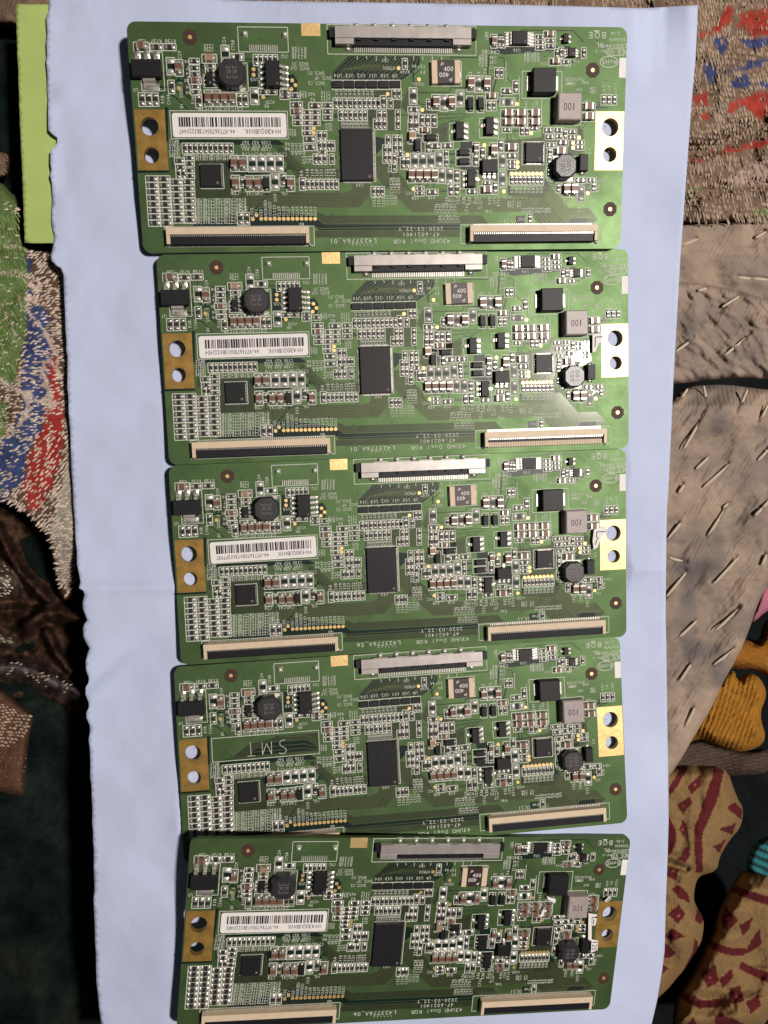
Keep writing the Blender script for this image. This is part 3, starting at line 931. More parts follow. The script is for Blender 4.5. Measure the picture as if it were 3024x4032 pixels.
sheet('drape', [(-160, 1930), (60, 1960), (150, 2040), (220, 2200), (260, 2380), (320, 2200), (470, 2220), (500, 2800), (330, 2830), (150, 2790), (-160, 2760)], 7, zSh, M['fleece'], colSh, roll=30, depth=6, parent=shawl)
dashes('thread', shawl, R3_([(-20, 500), (60, 500), (110, 620), (90, 720), (-20, 780)]), [], zSh, None, (15, 11), 20, 7, lambda x, y: 30, lambda x, y: 0.7, 155, M['lightthread'], hgt=0.25)
dashes('thread', shawl, R3_([(60, 1330), (240, 1340), (430, 1420), (660, 1540), (640, 1620), (400, 1540), (200, 1470), (60, 1430)]), [], zSh, None, (17, 12), 24, 7, lambda x, y: -24, lambda x, y: 0.35, 157, M['thread'], hgt=0.25)
dashes('thread', shawl, R3_([(-20, 1080), (80, 1100), (110, 1160), (-20, 1180)]), [], zSh, None, (16, 12), 20, 7, lambda x, y: 20, lambda x, y: 0.6, 159, M['thread'], hgt=0.25)
colT = zone_col((0.10, 0.05, 0.03), [], warp=0)
zT = lambda X, Y: -10 + 1.2 * vnoise(X, Y, 80, 131)
tan = sheet('tweed_cloth', [(-120, 2690), (0, 2700), (60, 2760), (140, 2815), (118, 2880), (105, 3000), (105, 3110), (80, 3140), (-120, 3080)], 9, zT, M['brocade'], colT, roll=30, depth=6)
thing(tan, 'tan woven tweed cloth at the left edge above the dark blanket', 'cloth')
dashes('thread', tan, [(-10, 2770), (40, 2780), (128, 2818), (100, 2900), (-10, 2960)], [], zT, None, (16, 13), 17, 9, lambda x, y: 20, lambda x, y: 0.9, 133, M['thread'], hgt=0.3)
dashes('thread', tan, [(-10, 2900), (110, 2880), (95, 3100), (-10, 3060)], [], zT, None, (18, 17), 12, 6, lambda x, y: 20, lambda x, y: 0.35, 135, M['threaddark'], hgt=0.3)
zT2 = lambda X, Y: -10 + 1.0 * vnoise(X, Y, 50, 137)
bun = sheet('knit_bundle', [(-80, 590), (0, 598), (32, 605), (38, 640), (30, 690), (10, 705), (-80, 705)], 6, zT2, M['knit'], flat_col((0.20, 0.11, 0.06)), roll=20, depth=5)
thing(bun, 'small brown knit bump at the left edge beside the green card', 'knitwear')
dashes('thread', bun, [(-5, 608), (30, 612), (28, 685), (-5, 698)], [], zT2, None, (11, 10), 13, 9, lambda x, y: 40, lambda x, y: 0.9, 139, M['threaddark'], hgt=0.5)

# ================================================================== circuit boards
# positions are read on the topmost board of the photo and carried to board millimetres (x right, y up, origin in the middle)
def homography(src, dst):
    A, b = [], []
    for (x, y), (u, v) in zip(src, dst):
        A.append([x, y, 1, 0, 0, 0, -u * x, -u * y]); b.append(u)
        A.append([0, 0, 0, x, y, 1, -v * x, -v * y]); b.append(v)
    return np.append(np.linalg.solve(np.array(A, float), np.array(b, float)), 1).reshape(3, 3)


HM = homography([(496, 86), (2477, 107), (2437, 974), (564, 993)], [(-BW / 2, BH / 2), (BW / 2, BH / 2), (BW / 2, -BH / 2), (-BW / 2, -BH / 2)])
CORN = {3: [(688, 2628), (2437, 2506), (2474, 3236), (724, 3400)], 1: [(613, 1006), (2474, 981), (2475, 1762), (667, 1826)], 2: [(667, 1834), (2464, 1768), (2463, 2500), (712, 2618)], 4: [(757, 3306), (2489, 3288), (2394, 3970), (688, 4063)]}
HMB = {k: homography(v, [(-BW / 2, BH / 2), (BW / 2, BH / 2), (BW / 2, -BH / 2), (-BW / 2, -BH / 2)]) for k, v in CORN.items()}


def blb(bi, x, y):
    q = HMB[bi] @ np.array([x, y, 1.0])
    return (q[0] / q[2], q[1] / q[2])


ORG = {'A': (480, 80), 'B': (980, 80), 'C': (1480, 80), 'D': (1980, 80), 'E': (480, 540), 'F': (980, 540), 'G': (1480, 540), 'H': (1980, 540)}
KT = 3.1904


def bl(x, y):
    q = HM @ np.array([x, y, 1.0])
    return (q[0] / q[2], q[1] / q[2])


def tp(t, x, y):
    o = ORG[t]
    return bl(o[0] + x / KT, o[1] + y / KT)


# ---- components: name of kind, tile, x, y, orientation
COMP = []


def C_(k, t, *pts):
    for p in pts:
        COMP.append((k[0], k[1], tp(t, p[0], p[1])))


def row(k, t, x0, y0, x1, y1, n, t1=None):
    a, b = tp(t, x0, y0), tp(t1 or t, x1, y1)
    for i in range(n):
        f = i / (n - 1)
        COMP.append((k[0], k[1], (a[0] + (b[0] - a[0]) * f, a[1] + (b[1] - a[1]) * f)))


# r/k small chips, R/K medium, C large brown, N large tan, P bare soldered pads, p small pads, M black diode
C_('Ch', 'A', (245, 340)); C_('Rh', 'A', (435, 345), (600, 345))
C_('Pv', 'A', (615, 585)); C_('Cv', 'A', (715, 605))
C_('rh', 'A', (910, 520), (910, 605), (915, 685), (920, 845), (930, 910)); C_('Kh', 'A', (915, 765)); C_('Rv', 'A', (965, 1025))
C_('Nh', 'A', (1100, 490)); C_('rh', 'A', (1110, 580), (1115, 640))
C_('Pv', 'A', (1300, 430)); C_('ph', 'A', (1447, 465))
row('Cv', 'A', 1090, 985, 1390, 985, 4); C_('Rv', 'A', (1480, 1010), (1545, 1010))
row('Rv', 'A', 250, 1005, 420, 1005, 3); C_('Rv', 'A', (620, 845))
row('rv', 'B', 90, 505, 330, 505, 5)
C_('Pv', 'B', (70, 960)); C_('rh', 'B', (180, 905), (290, 905), (455, 910), (455, 965), (580, 955))
C_('Rh', 'B', (595, 1070), (830, 1080), (760, 1500)); C_('Kh', 'B', (600, 1155)); C_('rh', 'B', (612, 1225), (612, 1295))
C_('rh', 'B', *[(730, y) for y in (1165, 1228, 1295, 1362, 1424)], *[(832, y) for y in (1165, 1228, 1295)], *[(990, y) for y in (1075, 1152, 1228)])
C_('rv', 'B', (887, 1460), (945, 1460))
C_('rv', 'B', *[(x, 1050) for x in (1092, 1147, 1214, 1270, 1336, 1392, 1455, 1512, 1570, 1628)])
C_('rv', 'C', (30, 1050), (185, 1050)); C_('Rv', 'C', (95, 1035))
C_('rv', 'B', *[(x, 1200) for x in (1155, 1211, 1278, 1336, 1400, 1456)])
C_('rv', 'C', (235, 930), (288, 930), (45, 1205), (103, 1205), (0, 1312), (50, 1312), (105, 1312), (275, 1195), (275, 1310), (370, 550))
C_('Pv', 'C', (470, 955)); C_('rv', 'C', (668, 1062)); C_('Cv', 'C', (755, 1035), (950, 1035)); C_('Pv', 'C', (855, 1042), (1060, 985))
C_('Cv', 'C', (1195, 800), (1395, 805)); C_('Pv', 'C', (1293, 805))
C_('Mv', 'C', (1185, 1060), (1315, 1060)); C_('Kh', 'C', (1458, 958)); C_('rv', 'C', (1425, 1075), (1482, 1075)); C_('rv', 'C', (1527, 665), (1582, 665))
C_('Rh', 'C', (478, 1130)); C_('rv', 'C', (440, 1225), (500, 1225)); C_('Rv', 'C', (580, 1268), (648, 1268), (730, 1268), (440, 1335), (503, 1335)); C_('Kh', 'C', (610, 1388)); C_('Nv', 'C', (450, 1462))
C_('Mh', 'C', (685, 1485)); C_('Kv', 'C', (1492, 265)); C_('rv', 'C', (1562, 275), (1605, 280))
C_('rh', 'D', *[(480, y) for y in (215, 275, 340)], (610, 255), (610, 325), (800, 527)); C_('Kh', 'D', (600, 178), (665, 522)); C_('rv', 'D', (690, 425), (742, 405), (1030, 410))
C_('rv', 'D', (1270, 1000), (1335, 1000), (1405, 1000))
C_('Ch', 'D', (1075, 1095), (1075, 1220), (65, 1178), (220, 1178), (398, 1178), (65, 1290), (220, 1290), (398, 1290))
C_('Rh', 'D', (55, 895)); C_('Rv', 'D', (168, 840)); C_('Ph', 'D', (60, 1030)); C_('rh', 'D', (50, 1380)); C_('rv', 'D', (240, 1390), (300, 1390), (782, 1430)); C_('rh', 'D', (395, 1362), (570, 1385), (705, 1385), (590, 1470), (700, 1460), (870, 1405), (870, 1475))
C_('rh', 'H', (960, 75), (960, 132), (605, 105)); C_('Rh', 'H', (750, 75)); C_('rv', 'H', (585, 195), (578, 285)); C_('Ch', 'H', (712, 185), (100, 138)); C_('Rh', 'H', (110, 240)); C_('rh', 'H', (110, 320), (110, 375))
row('rv', 'H', 105, 540, 475, 540, 8)
C_('Rh', 'H', (965, 545)); C_('rh', 'H', (1110, 545)); C_('rv', 'H', (1130, 625), (690, 640)); C_('Cv', 'H', (785, 660), (880, 660)); C_('Pv', 'H', (970, 715)); C_('rv', 'H', (572, 445), (325, 1030))
row('Cv', 'G', 440, 482, 727, 482, 4); C_('Pv', 'G', (480, 308), (582, 308), (685, 308), (790, 282), (817, 485), (920, 495)); C_('Rv', 'G', (340, 328), (395, 328), (1010, 492))
C_('Rh', 'G', (897, 115), (735, 120)); C_('Rv', 'G', (655, 130)); C_('Mh', 'G', (1095, 205), (1095, 318)); C_('Mv', 'G', (520, 115))
C_('Kv', 'G', (1255, 150)); C_('Rv', 'G', (1335, 205), (1565, 110), (1250, 290)); C_('Cv', 'G', (1475, 172)); C_('Pv', 'G', (1580, 302), (1580, 532)); C_('rh', 'G', (1390, 580)); C_('Ch', 'G', (1385, 668)); C_('Rv', 'G', (1490, 645))
C_('rv', 'G', (877, 220), (880, 322)); C_('Rv', 'G', (935, 665), (1010, 665)); C_('Rh', 'G', (1197, 690), (700, 697)); C_('rh', 'G', (540, 655), (540, 710))
C_('rv', 'G', (150, 45), (240, 45), (297, 45), (240, 145), (300, 145), (115, 170), (170, 170), (115, 268), (170, 268), (230, 275), (225, 382)); C_('rh', 'G', (300, 225))
C_('rv', 'F', (1560, 690), (1615, 690)); C_('rv', 'G', (70, 690))
row('Pv', 'F', 38, 340, 380, 340, 4); C_('Cv', 'E', (1412, 340), (1520, 340))
C_('Cv', 'E', (1425, 585), (1600, 590)); C_('rv', 'E', (1508, 575)); C_('Cv', 'F', (112, 590), (520, 590)); C_('Mv', 'F', (215, 590)); C_('Pv', 'F', (322, 570)); C_('Rv', 'F', (425, 540))
C_('Rv', 'F', (668, 595)); C_('rv', 'F', *[(x, 600) for x in (735, 795, 850, 905, 980, 1035, 1090)])
C_('rv', 'F', *[(x, 115) for x in (890, 945, 1000, 1045)], *[(x, 282) for x in (835, 885, 945, 1040)]); C_('rh', 'F', (920, 195)); C_('Rh', 'F', (765, 135))
row('rv', 'E', 790, 150, 1365, 150, 10)
C_('rh', 'E', (722, 305), (845, 270), (845, 340), (735, 387), (845, 430), (850, 492)); C_('rv', 'E', (712, 470), (770, 470))
row('Rh', 'E', 375, 535, 412, 1085, 8); row('Rh', 'E', 525, 535, 560, 1085, 8); row('Rh', 'E', 678, 575, 705, 1045, 7); row('Rh', 'E', 830, 570, 850, 1045, 7)
C_('Rv', 'E', (1560, 1030), (1485, 1030))

DIM = {'r': (1.75, 0.80, 0.34), 'k': (1.75, 0.80, 0.45), 'R': (2.25, 1.00, 0.42), 'K': (2.30, 1.10, 0.75), 'C': (2.80, 1.45, 1.05), 'N': (2.70, 1.40, 1.0), 'P': (2.95, 1.40, 0.30), 'p': (2.5, 1.0, 0.3), 'M': (3.0, 1.25, 0.95)}
CNAME = {'r': 'chip_resistor', 'R': 'chip_resistor', 'k': 'chip_capacitor', 'K': 'chip_capacitor', 'C': 'chip_capacitor', 'N': 'chip_capacitor', 'P': 'solder_pad_pair', 'p': 'solder_pad_pair', 'M': 'diode'}


def chip_mesh(k, var):
    L, Wd, h = DIM[k]
    rg = random.Random(var * 31 + ord(k))
    m = MB()
    if k in 'Pp':
        pl = L * 0.33
        m.dome(-L / 2, -Wd / 2, -L / 2 + pl, Wd / 2, 0.02, h * rg.uniform(.8, 1.15), 0, 4, rg.uniform(-.2, .3))
        m.dome(L / 2 - pl, -Wd / 2, L / 2, Wd / 2, 0.02, h * rg.uniform(.8, 1.15), 0, 4, rg.uniform(-.3, .2))
        m.quad([(-L / 2 + pl, -Wd / 2 + .05, .03), (L / 2 - pl, -Wd / 2 + .05, .03), (L / 2 - pl, Wd / 2 - .05, .03), (-L / 2 + pl, Wd / 2 - .05, .03)], 1)
        return m.mesh(CNAME[k], [M['brightsolder'], M['dark']])
    if k == 'M':
        m.bevbox(-L * .36, -Wd / 2, 0.02, L * .36, Wd / 2, h, .1, 1)
        for s in (-1, 1):
            m.dome(s * L * .41 - L * .09, -Wd * .3, s * L * .41 + L * .09, Wd * .3, 0.02, h * .45, 0, 3)
        return m.mesh('diode', [M['solder'], M['ic']])
    body = {'r': 'res', 'R': 'res', 'k': 'cap', 'K': 'cap', 'C': 'cap', 'N': 'captan'}[k]
    bodyL = L * (0.66 if k in 'CNK' else 0.62)
    cap = bodyL * (0.22 if k in 'CNK' else 0.20)
    w = Wd * (0.92 if k in 'CNK' else 0.80)
    # solder fillets
    e = (L - bodyL) / 2 + cap * .6
    for s in (-1, 1):
        x0, x1 = (-L / 2, -L / 2 + e) if s < 0 else (L / 2 - e, L / 2)
        m.dome(x0, -Wd / 2, x1, Wd / 2, 0.02, h * rg.uniform(.62, .8), 0, 3, -s * rg.uniform(.15, .45))
    m.box(-bodyL / 2 + cap, -w / 2, .05, bodyL / 2 - cap, w / 2, h * .97, 1)
    for s in (-1, 1):
        x0, x1 = (-bodyL / 2, -bodyL / 2 + cap) if s < 0 else (bodyL / 2 - cap, bodyL / 2)
        m.bevbox(x0, -w / 2 - .02, .05, x1, w / 2 + .02, h + .02, .05, 2)
    return m.mesh(CNAME[k], [M['solder'], M[body], M['tin']])


CHIPS = {(k, v): chip_mesh(k, v) for k in DIM for v in range(3)}

# ---- lettering from the built-in font, one glyph at a time
GL = {}


def glyph(ch):
    if ch not in GL:
        c = bpy.data.curves.new('g', 'FONT')
        c.body = ch
        c.resolution_u = 2
        o = bpy.data.objects.new('g', c)
        me = bpy.data.meshes.new_from_object(o)
        v = np.array([(p.co.x, p.co.y) for p in me.vertices]) if len(me.vertices) else np.zeros((0, 2))
        GL[ch] = (v, [tuple(p.vertices) for p in me.polygons])
        bpy.data.objects.remove(o)
        bpy.data.meshes.remove(me)
    return GL[ch]


def text(mb, s, cx, cy, h, rot=180.0, z=0.06, mi=0, asp=0.62, bold=0.0):
    """monospaced lettering centred at (cx, cy), cap height h (mm), turned by rot degrees"""
    adv = h * asp * 1.22
    x = -adv * len(s) / 2 + adv / 2
    ca, sa = math.cos(math.radians(rot)), math.sin(math.radians(rot))
    for ch in s:
        if ch != ' ':
            v, f = glyph(ch)
            if len(v):
                x0, x1 = v[:, 0].min(), v[:, 0].max()
                wd = max(x1 - x0, 0.12)
                sx = min(h * asp / wd, h / 0.68 * 1.15)
                sy = h / 0.69
                b = len(mb.v)
                for p in v:
                    lx = x + (p[0] - (x0 + x1) / 2) * sx
                    ly = p[1] * sy - h / 2
                    mb.v.append((cx + lx * ca - ly * sa, cy + lx * sa + ly * ca, z))
                for q in f:
                    mb.f.append(tuple(b + i for i in q))
                    mb.m.append(mi)
                    mb.s.append(False)
        x += adv


# ---- silkscreen shared by every board
silk = MB()
_zi = [0]


def zs():
    _zi[0] = (_zi[0] + 1) % 17
    return 0.045 + 0.002 * _zi[0]


def frame(x0, y0, x1, y1, w=0.17):
    for a, b in (((x0, y0), (x1, y0)), ((x1, y0), (x1, y1)), ((x1, y1), (x0, y1)), ((x0, y1), (x0, y0))):
        silk.strip(a, b, w, zs())


def tframe(t, x0, y0, t1, x1, y1, w=0.15):
    a, b = tp(t, x0, y0), tp(t1, x1, y1)
    frame(a[0], a[1], b[0], b[1], w)


for k, o, (x, y) in COMP:
    L, Wd, h = DIM[k]
    a, b = (L / 2 + .2, Wd / 2 + .17) if o == 'h' else (Wd / 2 + .17, L / 2 + .2)
    frame(x - a, y - b, x + a, y + b)
tframe('A', 215, 405, 'A', 540, 895)
tframe('A', 1455, 85, 'B', 500, 405)
tframe('B', 122, 580, 'B', 493, 860)
tframe('B', 985, 55, 'C', 1265, 442)
tframe('A', 1262, 540, 'A', 1590, 905)
tframe('A', 1020, 690, 'A', 1215, 855)
tframe('A', 600, 1145, 'B', 493, 1495)
tframe('B', 1145, 1370, 'F', 1590, 560)
tframe('E', 975, 348, 'E', 1282, 655)
tframe('E', 535, 1135, 'F', 815, 1365)
tframe('G', 1055, 1105, 'H', 1220, 1320)
tframe('C', 690, 515, 'C', 1078, 830)
tframe('C', 925, 1295, 'C', 1160, 1525)
tframe('C', 1300, 1235, 'C', 1540, 1480)
tframe('D', 250, 640, 'D', 740, 985)
tframe('D', 650, 960, 'D', 980, 1320)
tframe('D', 35, 150, 'D', 395, 330)
tframe('H', 240, 60, 'H', 512, 350)
tframe('G', 1050, 425, 'G', 1275, 650)
tframe('H', 600, 250, 'H', 905, 560)
for i in range(6):
    x = 1329.5 + i * 45.4
    a, b = bl(x - 22, 317), bl(x + 22, 354)
    frame(a[0], a[1], b[0], b[1])


def tx(t, x, y, hpx, s, rot=180.0, asp=0.62):
    p = tp(t, x, y)
    text(silk, s, p[0], p[1], hpx / KT * 0.0545, rot, zs(), 0, asp)


# logo and marks, upper right
p = tp('D', 1200, 185)
text(silk, 'BOE', p[0], p[1], 1.25, 180, 0.05, 0, 0.95)
q = tp('D', 1195, 133)
silk.quad([(q[0] - .55, q[1] - .13, .05), (q[0] + .55, q[1] - .13, .05), (q[0] + .55, q[1] + .13, .05), (q[0] - .55, q[1] + .13, .05)])
tx('D', 1430, 165, 42, '2-06'); tx('D', 1450, 240, 40, 'E345696'); tx('D', 1230, 310, 55, 'UL', 180, 0.8); tx('D', 1410, 320, 46, 'E300MA94V0'); tx('D', 1240, 385, 36, '94V-0'); tx('D', 1430, 400, 55, 'BOE 5S1')
tframe('D', 1330, 355, 'D', 1530, 440, 0.12)
e = tp('D', 1345, 522)
for i in range(28):
    a0, a1 = 2 * math.pi * i / 28, 2 * math.pi * (i + 1) / 28
    silk.strip((e[0] + 2.0 * math.cos(a0), e[1] + 1.1 * math.sin(a0)), (e[0] + 2.0 * math.cos(a1), e[1] + 1.1 * math.sin(a1)), .17, zs())
tx('D', 1345, 522, 56, 'RoHS', 180, .75)
a, b = tp('D', 1478, 470), tp('D', 1562, 722)
m = MB()
m.box(a[0], b[1], .01, BW / 2 - .06, a[1], .05)
EDGE = m.mesh('edge_mark', [M['white']])
# product lines
tx('G', 565, 1310, 52, '43UHD Dual RGB', 180, .85); tx('G', 555, 1225, 48, '47-6021401', 180, .85); tx('G', 555, 1155, 48, '2020-03-22_Y', 180, .85)
# nets and designators
for s, x, y in (('SNCD_D1', 645, 555), ('SNCD_CLK', 640, 610), ('SNCD_DO', 845, 670), ('SNCD_WP', 935, 730), ('SNCD_CS', 850, 795), ('CN2', 450, 460), ('U15', 65, 750), ('R75', 680, 915), ('R56', 680, 955), ('R65', 785, 935), ('R2', 800, 1005), ('VCOM', 270, 1035),
                ('C116', 965, 920), ('C114', 965, 965), ('C111', 965, 1010), ('SDA', 1000, 1320), ('SCL', 1000, 1375), ('R52', 545, 1395), ('R51', 545, 1440), ('RR', 220, 1085)):
    tx('B', x, y, 40, s)
for i, s in enumerate(('R735', 'R736', 'R733', 'R734')):
    tx('B', 630, 355 + i * 38, 34, s + 'R', 180, .9)
for i, s in enumerate(('U14', 'U13', 'U12', 'U11')):
    tx('B', 1120 + i * 146, 700, 44, s)
tx('C', 110, 700, 44, 'U10'); tx('C', 240, 700, 44, 'U9'); tx('C', 170, 605, 40, 'HTRDN'); tx('C', 368, 650, 40, 'R749'); tx('C', 490, 580, 40, '44'); tx('C', 540, 805, 40, 'VDDIN'); tx('C', 580, 585, 42, '12V'); tx('C', 590, 655, 42, 'F1'); tx('C', 120, 510, 40, 'CN1')
for i in range(9):
    tx('B', 1100 + i * 56, 930, 40, 'C%d' % (60 + i), 90)
    tx('B', 1175 + i * 38, 1305, 40, 'C%d' % (80 + i), 90)
for i, s in enumerate(('C26', 'R737', 'R738')):
    tx('A', 250 + i * 180, 270, 44, s)
tx('A', 1090, 330, 40, 'C225'); tx('A', 1090, 375, 40, 'C750'); tx('A', 1285, 265, 40, 'C24', 90); tx('A', 1395, 320, 40, 'C758', 90); tx('A', 170, 885, 44, 'U1'); tx('A', 725, 440, 40, 'C29', 90)
tx('A', 740, 880, 40, 'DVDD_1', 90); tx('A', 750, 1085, 40, '8V', 90); tx('A', 510, 1005, 40, 'R18', 90); tx('A', 585, 1005, 40, 'C104', 90); tx('A', 815, 525, 36, 'R8'); tx('A', 835, 610, 36, 'R7'); tx('A', 835, 675, 36, 'R4'); tx('A', 825, 765, 36, 'C30'); tx('A', 830, 850, 36, 'R6'); tx('A', 830, 915, 36, 'R9'); tx('A', 890, 1010, 40, 'R16', 90)
tx('A', 1240, 1122, 40, 'C31C33C35C37C39', 180, .75)
for j in range(8):
    tx('E', 1170, 795 + j * 40, 40, 'R%dC%dR%dC%dR%dC%d' % (760 + j, 765 + j, 768 + j, 774 + j, 780 + j, 786 + j), 180, .66)
for j in range(5):
    tx('E', 650, 60 + j * 45, 38, 'R%d' % (702 + j * 7))
    tx('E', 690, 60 + j * 45, 38, 'C%d' % (9 + j))
for j in range(2):
    tx('E', 1130, 238 + j * 42, 38, 'R12R14R16R18R20R22R24R2', 180, .6)
for i, s in enumerate(('CLK1', 'CLK2', 'CLK3', 'CLK4', 'CLK5', 'CLK6', 'CLK7', 'CLK8', 'CLK9', 'CLK10', 'VDDODD', 'VDDEVEN', 'VSS', 'STV', 'LVSS')):
    x = 825 - i * 56.5
    tx('F', x, 935 - (30 if len(s) > 5 else 0) + (20 if i > 11 else 0), 40, s, 90)
tx('F', 90, 75, 40, 'C105 R57 R67', 180); tx('F', 90, 120, 40, 'C107 R59 C102', 180); tx('F', 90, 160, 40, 'C109 R58 R61', 180)
for i, s in enumerate(('C75', 'C77', 'C78', 'C756', 'C757')):
    tx('F', -40 + i * 112, 225, 44, s)
for i in range(4):
    tx('F', 545 + i * 48, 140, 40, 'C%d' % (140 + i), 90); tx('F', 545 + i * 48, 205, 40, '%d' % (41 + i), 90)
for i, x in enumerate((730, 795, 850, 905, 970, 1020, 1065)):
    tx('F', x, 470, 42, 'C%d' % (118 + i), 90)
tx('F', 480, 95, 40, 'R6'); tx('F', 480, 155, 40, 'R8'); tx('F', 690, 290, 42, 'R53', 90); tx('F', 740, 285, 42, 'C51', 90); tx('F', 785, 285, 42, 'C52', 90); tx('F', 325, 765, 42, 'D10', 90); tx('F', 440, 715, 40, 'VGL'); tx('F', 120, 715, 44, 'C40'); tx('F', 10, 715, 44, 'C41'); tx('E', 1420, 710, 44, 'C74'); tx('F', 1385, 605, 44, 'U10')
tx('F', 655, 1100, 40, '60'); tx('F', 655, 460, 44, 'R4', 90); tx('E', 1480, 900, 44, 'C141', 90); tx('E', 1550, 900, 44, 'R1', 90)
for i in range(3):
    tx('F', 1565 + i * 58, 820, 42, 'C%d' % (153 + i), 90); tx('G', 135 + i * 52, 790, 42, 'C%d1' % (11 + i), 90); tx('G', 185 + i * 46, 650, 42, 'C%d' % (161 + i), 90); tx('G', 185 + i * 46, 560, 42, 'C%d' % (28 + i), 90)
for i in range(6):
    tx('G', 745 + i * 47, 900, 42, 'C%d' % (746 + i), 90); tx('G', 790 + i * 46, 1030, 42, 'C%d' % (66 + i), 90)
tx('G', 945, 800, 40, 'R28'); tx('G', 1270, 775, 40, 'C55'); tx('G', 1270, 825, 40, 'R734'); tx('G', 1295, 885, 44, 'U7'); tx('G', 1395, 935, 40, 'R46'); tx('G', 880, 800, 42, 'R26', 90); tx('G', 1025, 800, 42, 'C57', 90); tx('G', 1095, 790, 42, 'R36', 90); tx('G', 1165, 800, 42, 'R38', 90); tx('G', 1130, 900, 42, 'C716', 90); tx('G', 1420, 800, 42, 'R45', 90); tx('G', 1480, 800, 42, 'C70', 90); tx('G', 1530, 810, 42, 'R714', 90); tx('G', 485, 768, 40, 'R78'); tx('G', 690, 768, 40, 'R18'); tx('G', 405, 710, 40, 'VCC'); tx('G', 165, 380, 42, 'R741', 90)
for i in range(8):
    tx('H', 105 + i * 53, 655, 42, 'R%d' % (83 + i), 90)
tx('H', 85, 830, 40, 'C45'); tx('H', 85, 868, 40, 'C46'); tx('H', 190, 830, 40, 'V1'); tx('H', 190, 868, 40, 'V4'); tx('H', 40, 760, 40, 'AVDD'); tx('H', 70, 1060, 46, 'CN_L1'); tx('H', 240, 1030, 40, 'R740')
for i in range(9):
    tx('H', 240 + i * 42, 915 + (i % 2) * 6, 42, 'R%d' % (1 + i), 90)
tx('H', 765, 820, 42, 'C92', 90); tx('H', 860, 810, 42, 'C93', 90); tx('H', 945, 890, 42, 'D12', 90); tx('H', 1240, 550, 40, 'VGH1'); tx('H', 1100, 750, 40, 'VGL'); tx('H', 1185, 640, 42, 'R96', 90); tx('H', 1085, 180, 42, 'L4', 90)
for i, s in enumerate(('R87', 'R88', 'R90', 'R92')):
    tx('D', 370, 415 + i * 30, 34, s + 'C8' + s[-1], 180, .8); tx('C', 1350, 450 + i * 38, 38, s, 180, .8)
tx('C', 1480, 470, 40, 'C46'); tx('C', 1480, 525, 40, 'C47'); tx('C', 1460, 590, 40, 'C7'); tx('C', 1400, 195, 44, 'C85', 90); tx('C', 1450, 400, 46, 'C84C86', 180, .7); tx('D', 185, 380, 42, 'U16'); tx('C', 1190, 680, 42, 'C2', 90); tx('C', 1295, 680, 42, 'C3', 90); tx('C', 1380, 660, 42, 'C74', 90)
for i, s in enumerate(('C82', 'C97', 'R94')):
    tx('D', 820 + i * 85, 740, 38, s); tx('D', 830 + i * 20, 795, 38, s)
tx('D', 960, 870, 38, 'R97'); tx('D', 1140, 860, 38, 'C88'); tx('D', 1140, 900, 38, 'C89'); tx('D', 1040, 780, 38, 'R98'); tx('D', 1280, 850, 38, 'R77', 90); tx('D', 1340, 850, 38, 'C4', 90); tx('D', 1420, 845, 38, 'C771', 90); tx('D', 525, 545, 38, 'D14'); tx('D', 1065, 1020, 38, 'C91'); tx('D', 720, 1010, 38, 'L3'); tx('D', 820, 570, 36, 'C80'); tx('D', 930, 510, 36, 'R95'); tx('D', 290, 1060, 40, 'R44', 90); tx('D', 420, 1060, 40, 'C43', 90)
for x0, y0, x1, y1 in ((1365, 455, 1365, 500), (1485, 455, 1485, 490), (1605, 455, 1605, 510)):
    silk.strip(tp('B', x0, y0), tp('B', x1, y1), .14, zs())
for x in (10, 125, 245, 480, 595, 715, 830):
    silk.strip(tp('C', x, 455), tp('C', x, 505), .14, zs())
for x0, y0, x1, y1 in ((45, 520, 45, 770), (210, 700, 210, 1100), (380, 1030, 380, 1120), (490, 990, 490, 1300)):
    silk.strip(tp('D', x0, y0), tp('D', x1, y1), .14, zs())
SILK = silk.mesh('silkscreen', [M['silk']])

# lot codes that differ from board to board, and the blank label field of the fourth board
LOT = []
for s in ('L423776A_01', 'L423776A_01', 'L423776A_S6', 'L423776A_S6', 'L423776A_06'):
    m = MB()
    c = tp('F', 1300, 1308)
    text(m, s, c[0], c[1], 0.98, 180, .05, 0, .80)
    for i in range(6):
        d = tp('F', 1295 + i * 47, 1357)
        m.quad([(d[0] - .09, d[1] - .12, .05), (d[0] + .09, d[1] - .12, .05), (d[0] + .09, d[1] + .12, .05), (d[0] - .09, d[1] + .12, .05)])
    LOT.append(m)
for st in ([(975, 2976), (1006, 2974)], [(990, 2975), (986, 2921)], [(1034, 2971), (1033, 2922)], [(1034, 2971), (1050, 2925), (1070, 2968)], [(1070, 2968), (1069, 2919)],
           [(1099, 2962), (1108, 2966), (1122, 2964), (1128, 2954), (1124, 2944), (1110, 2938), (1102, 2930), (1102, 2920), (1110, 2913), (1124, 2912)]):
    for u, v in zip(st[:-1], st[1:]):
        LOT[3].strip(blb(3, *u), blb(3, *v), .13, .05)
LOT = [m.mesh('lot_code', [M['silk']]) for m in LOT]

# ---- copper under the mask
tr = MB()


def poly(mi, z, *pts):
    P = [tp(*p) for p in pts]
    bm_pts = [Vector(q) for q in P]
    n = len(bm_pts)
    r = delaunay_2d_cdt(bm_pts, [(i, (i + 1) % n) for i in range(n)], [], 1, 1e-6)
    b = len(tr.v)
    tr.v += [(v.x, v.y, z) for v in r[0]]
    for f in r[2]:
        a, bb, c = (r[0][f[0]], r[0][f[1]], r[0][f[2]])
        f = f if (bb - a).cross(c - a) > 0 else tuple(reversed(f))
        tr.f.append(tuple(b + i for i in f)); tr.m.append(mi); tr.s.append(False)


_zl = [0]


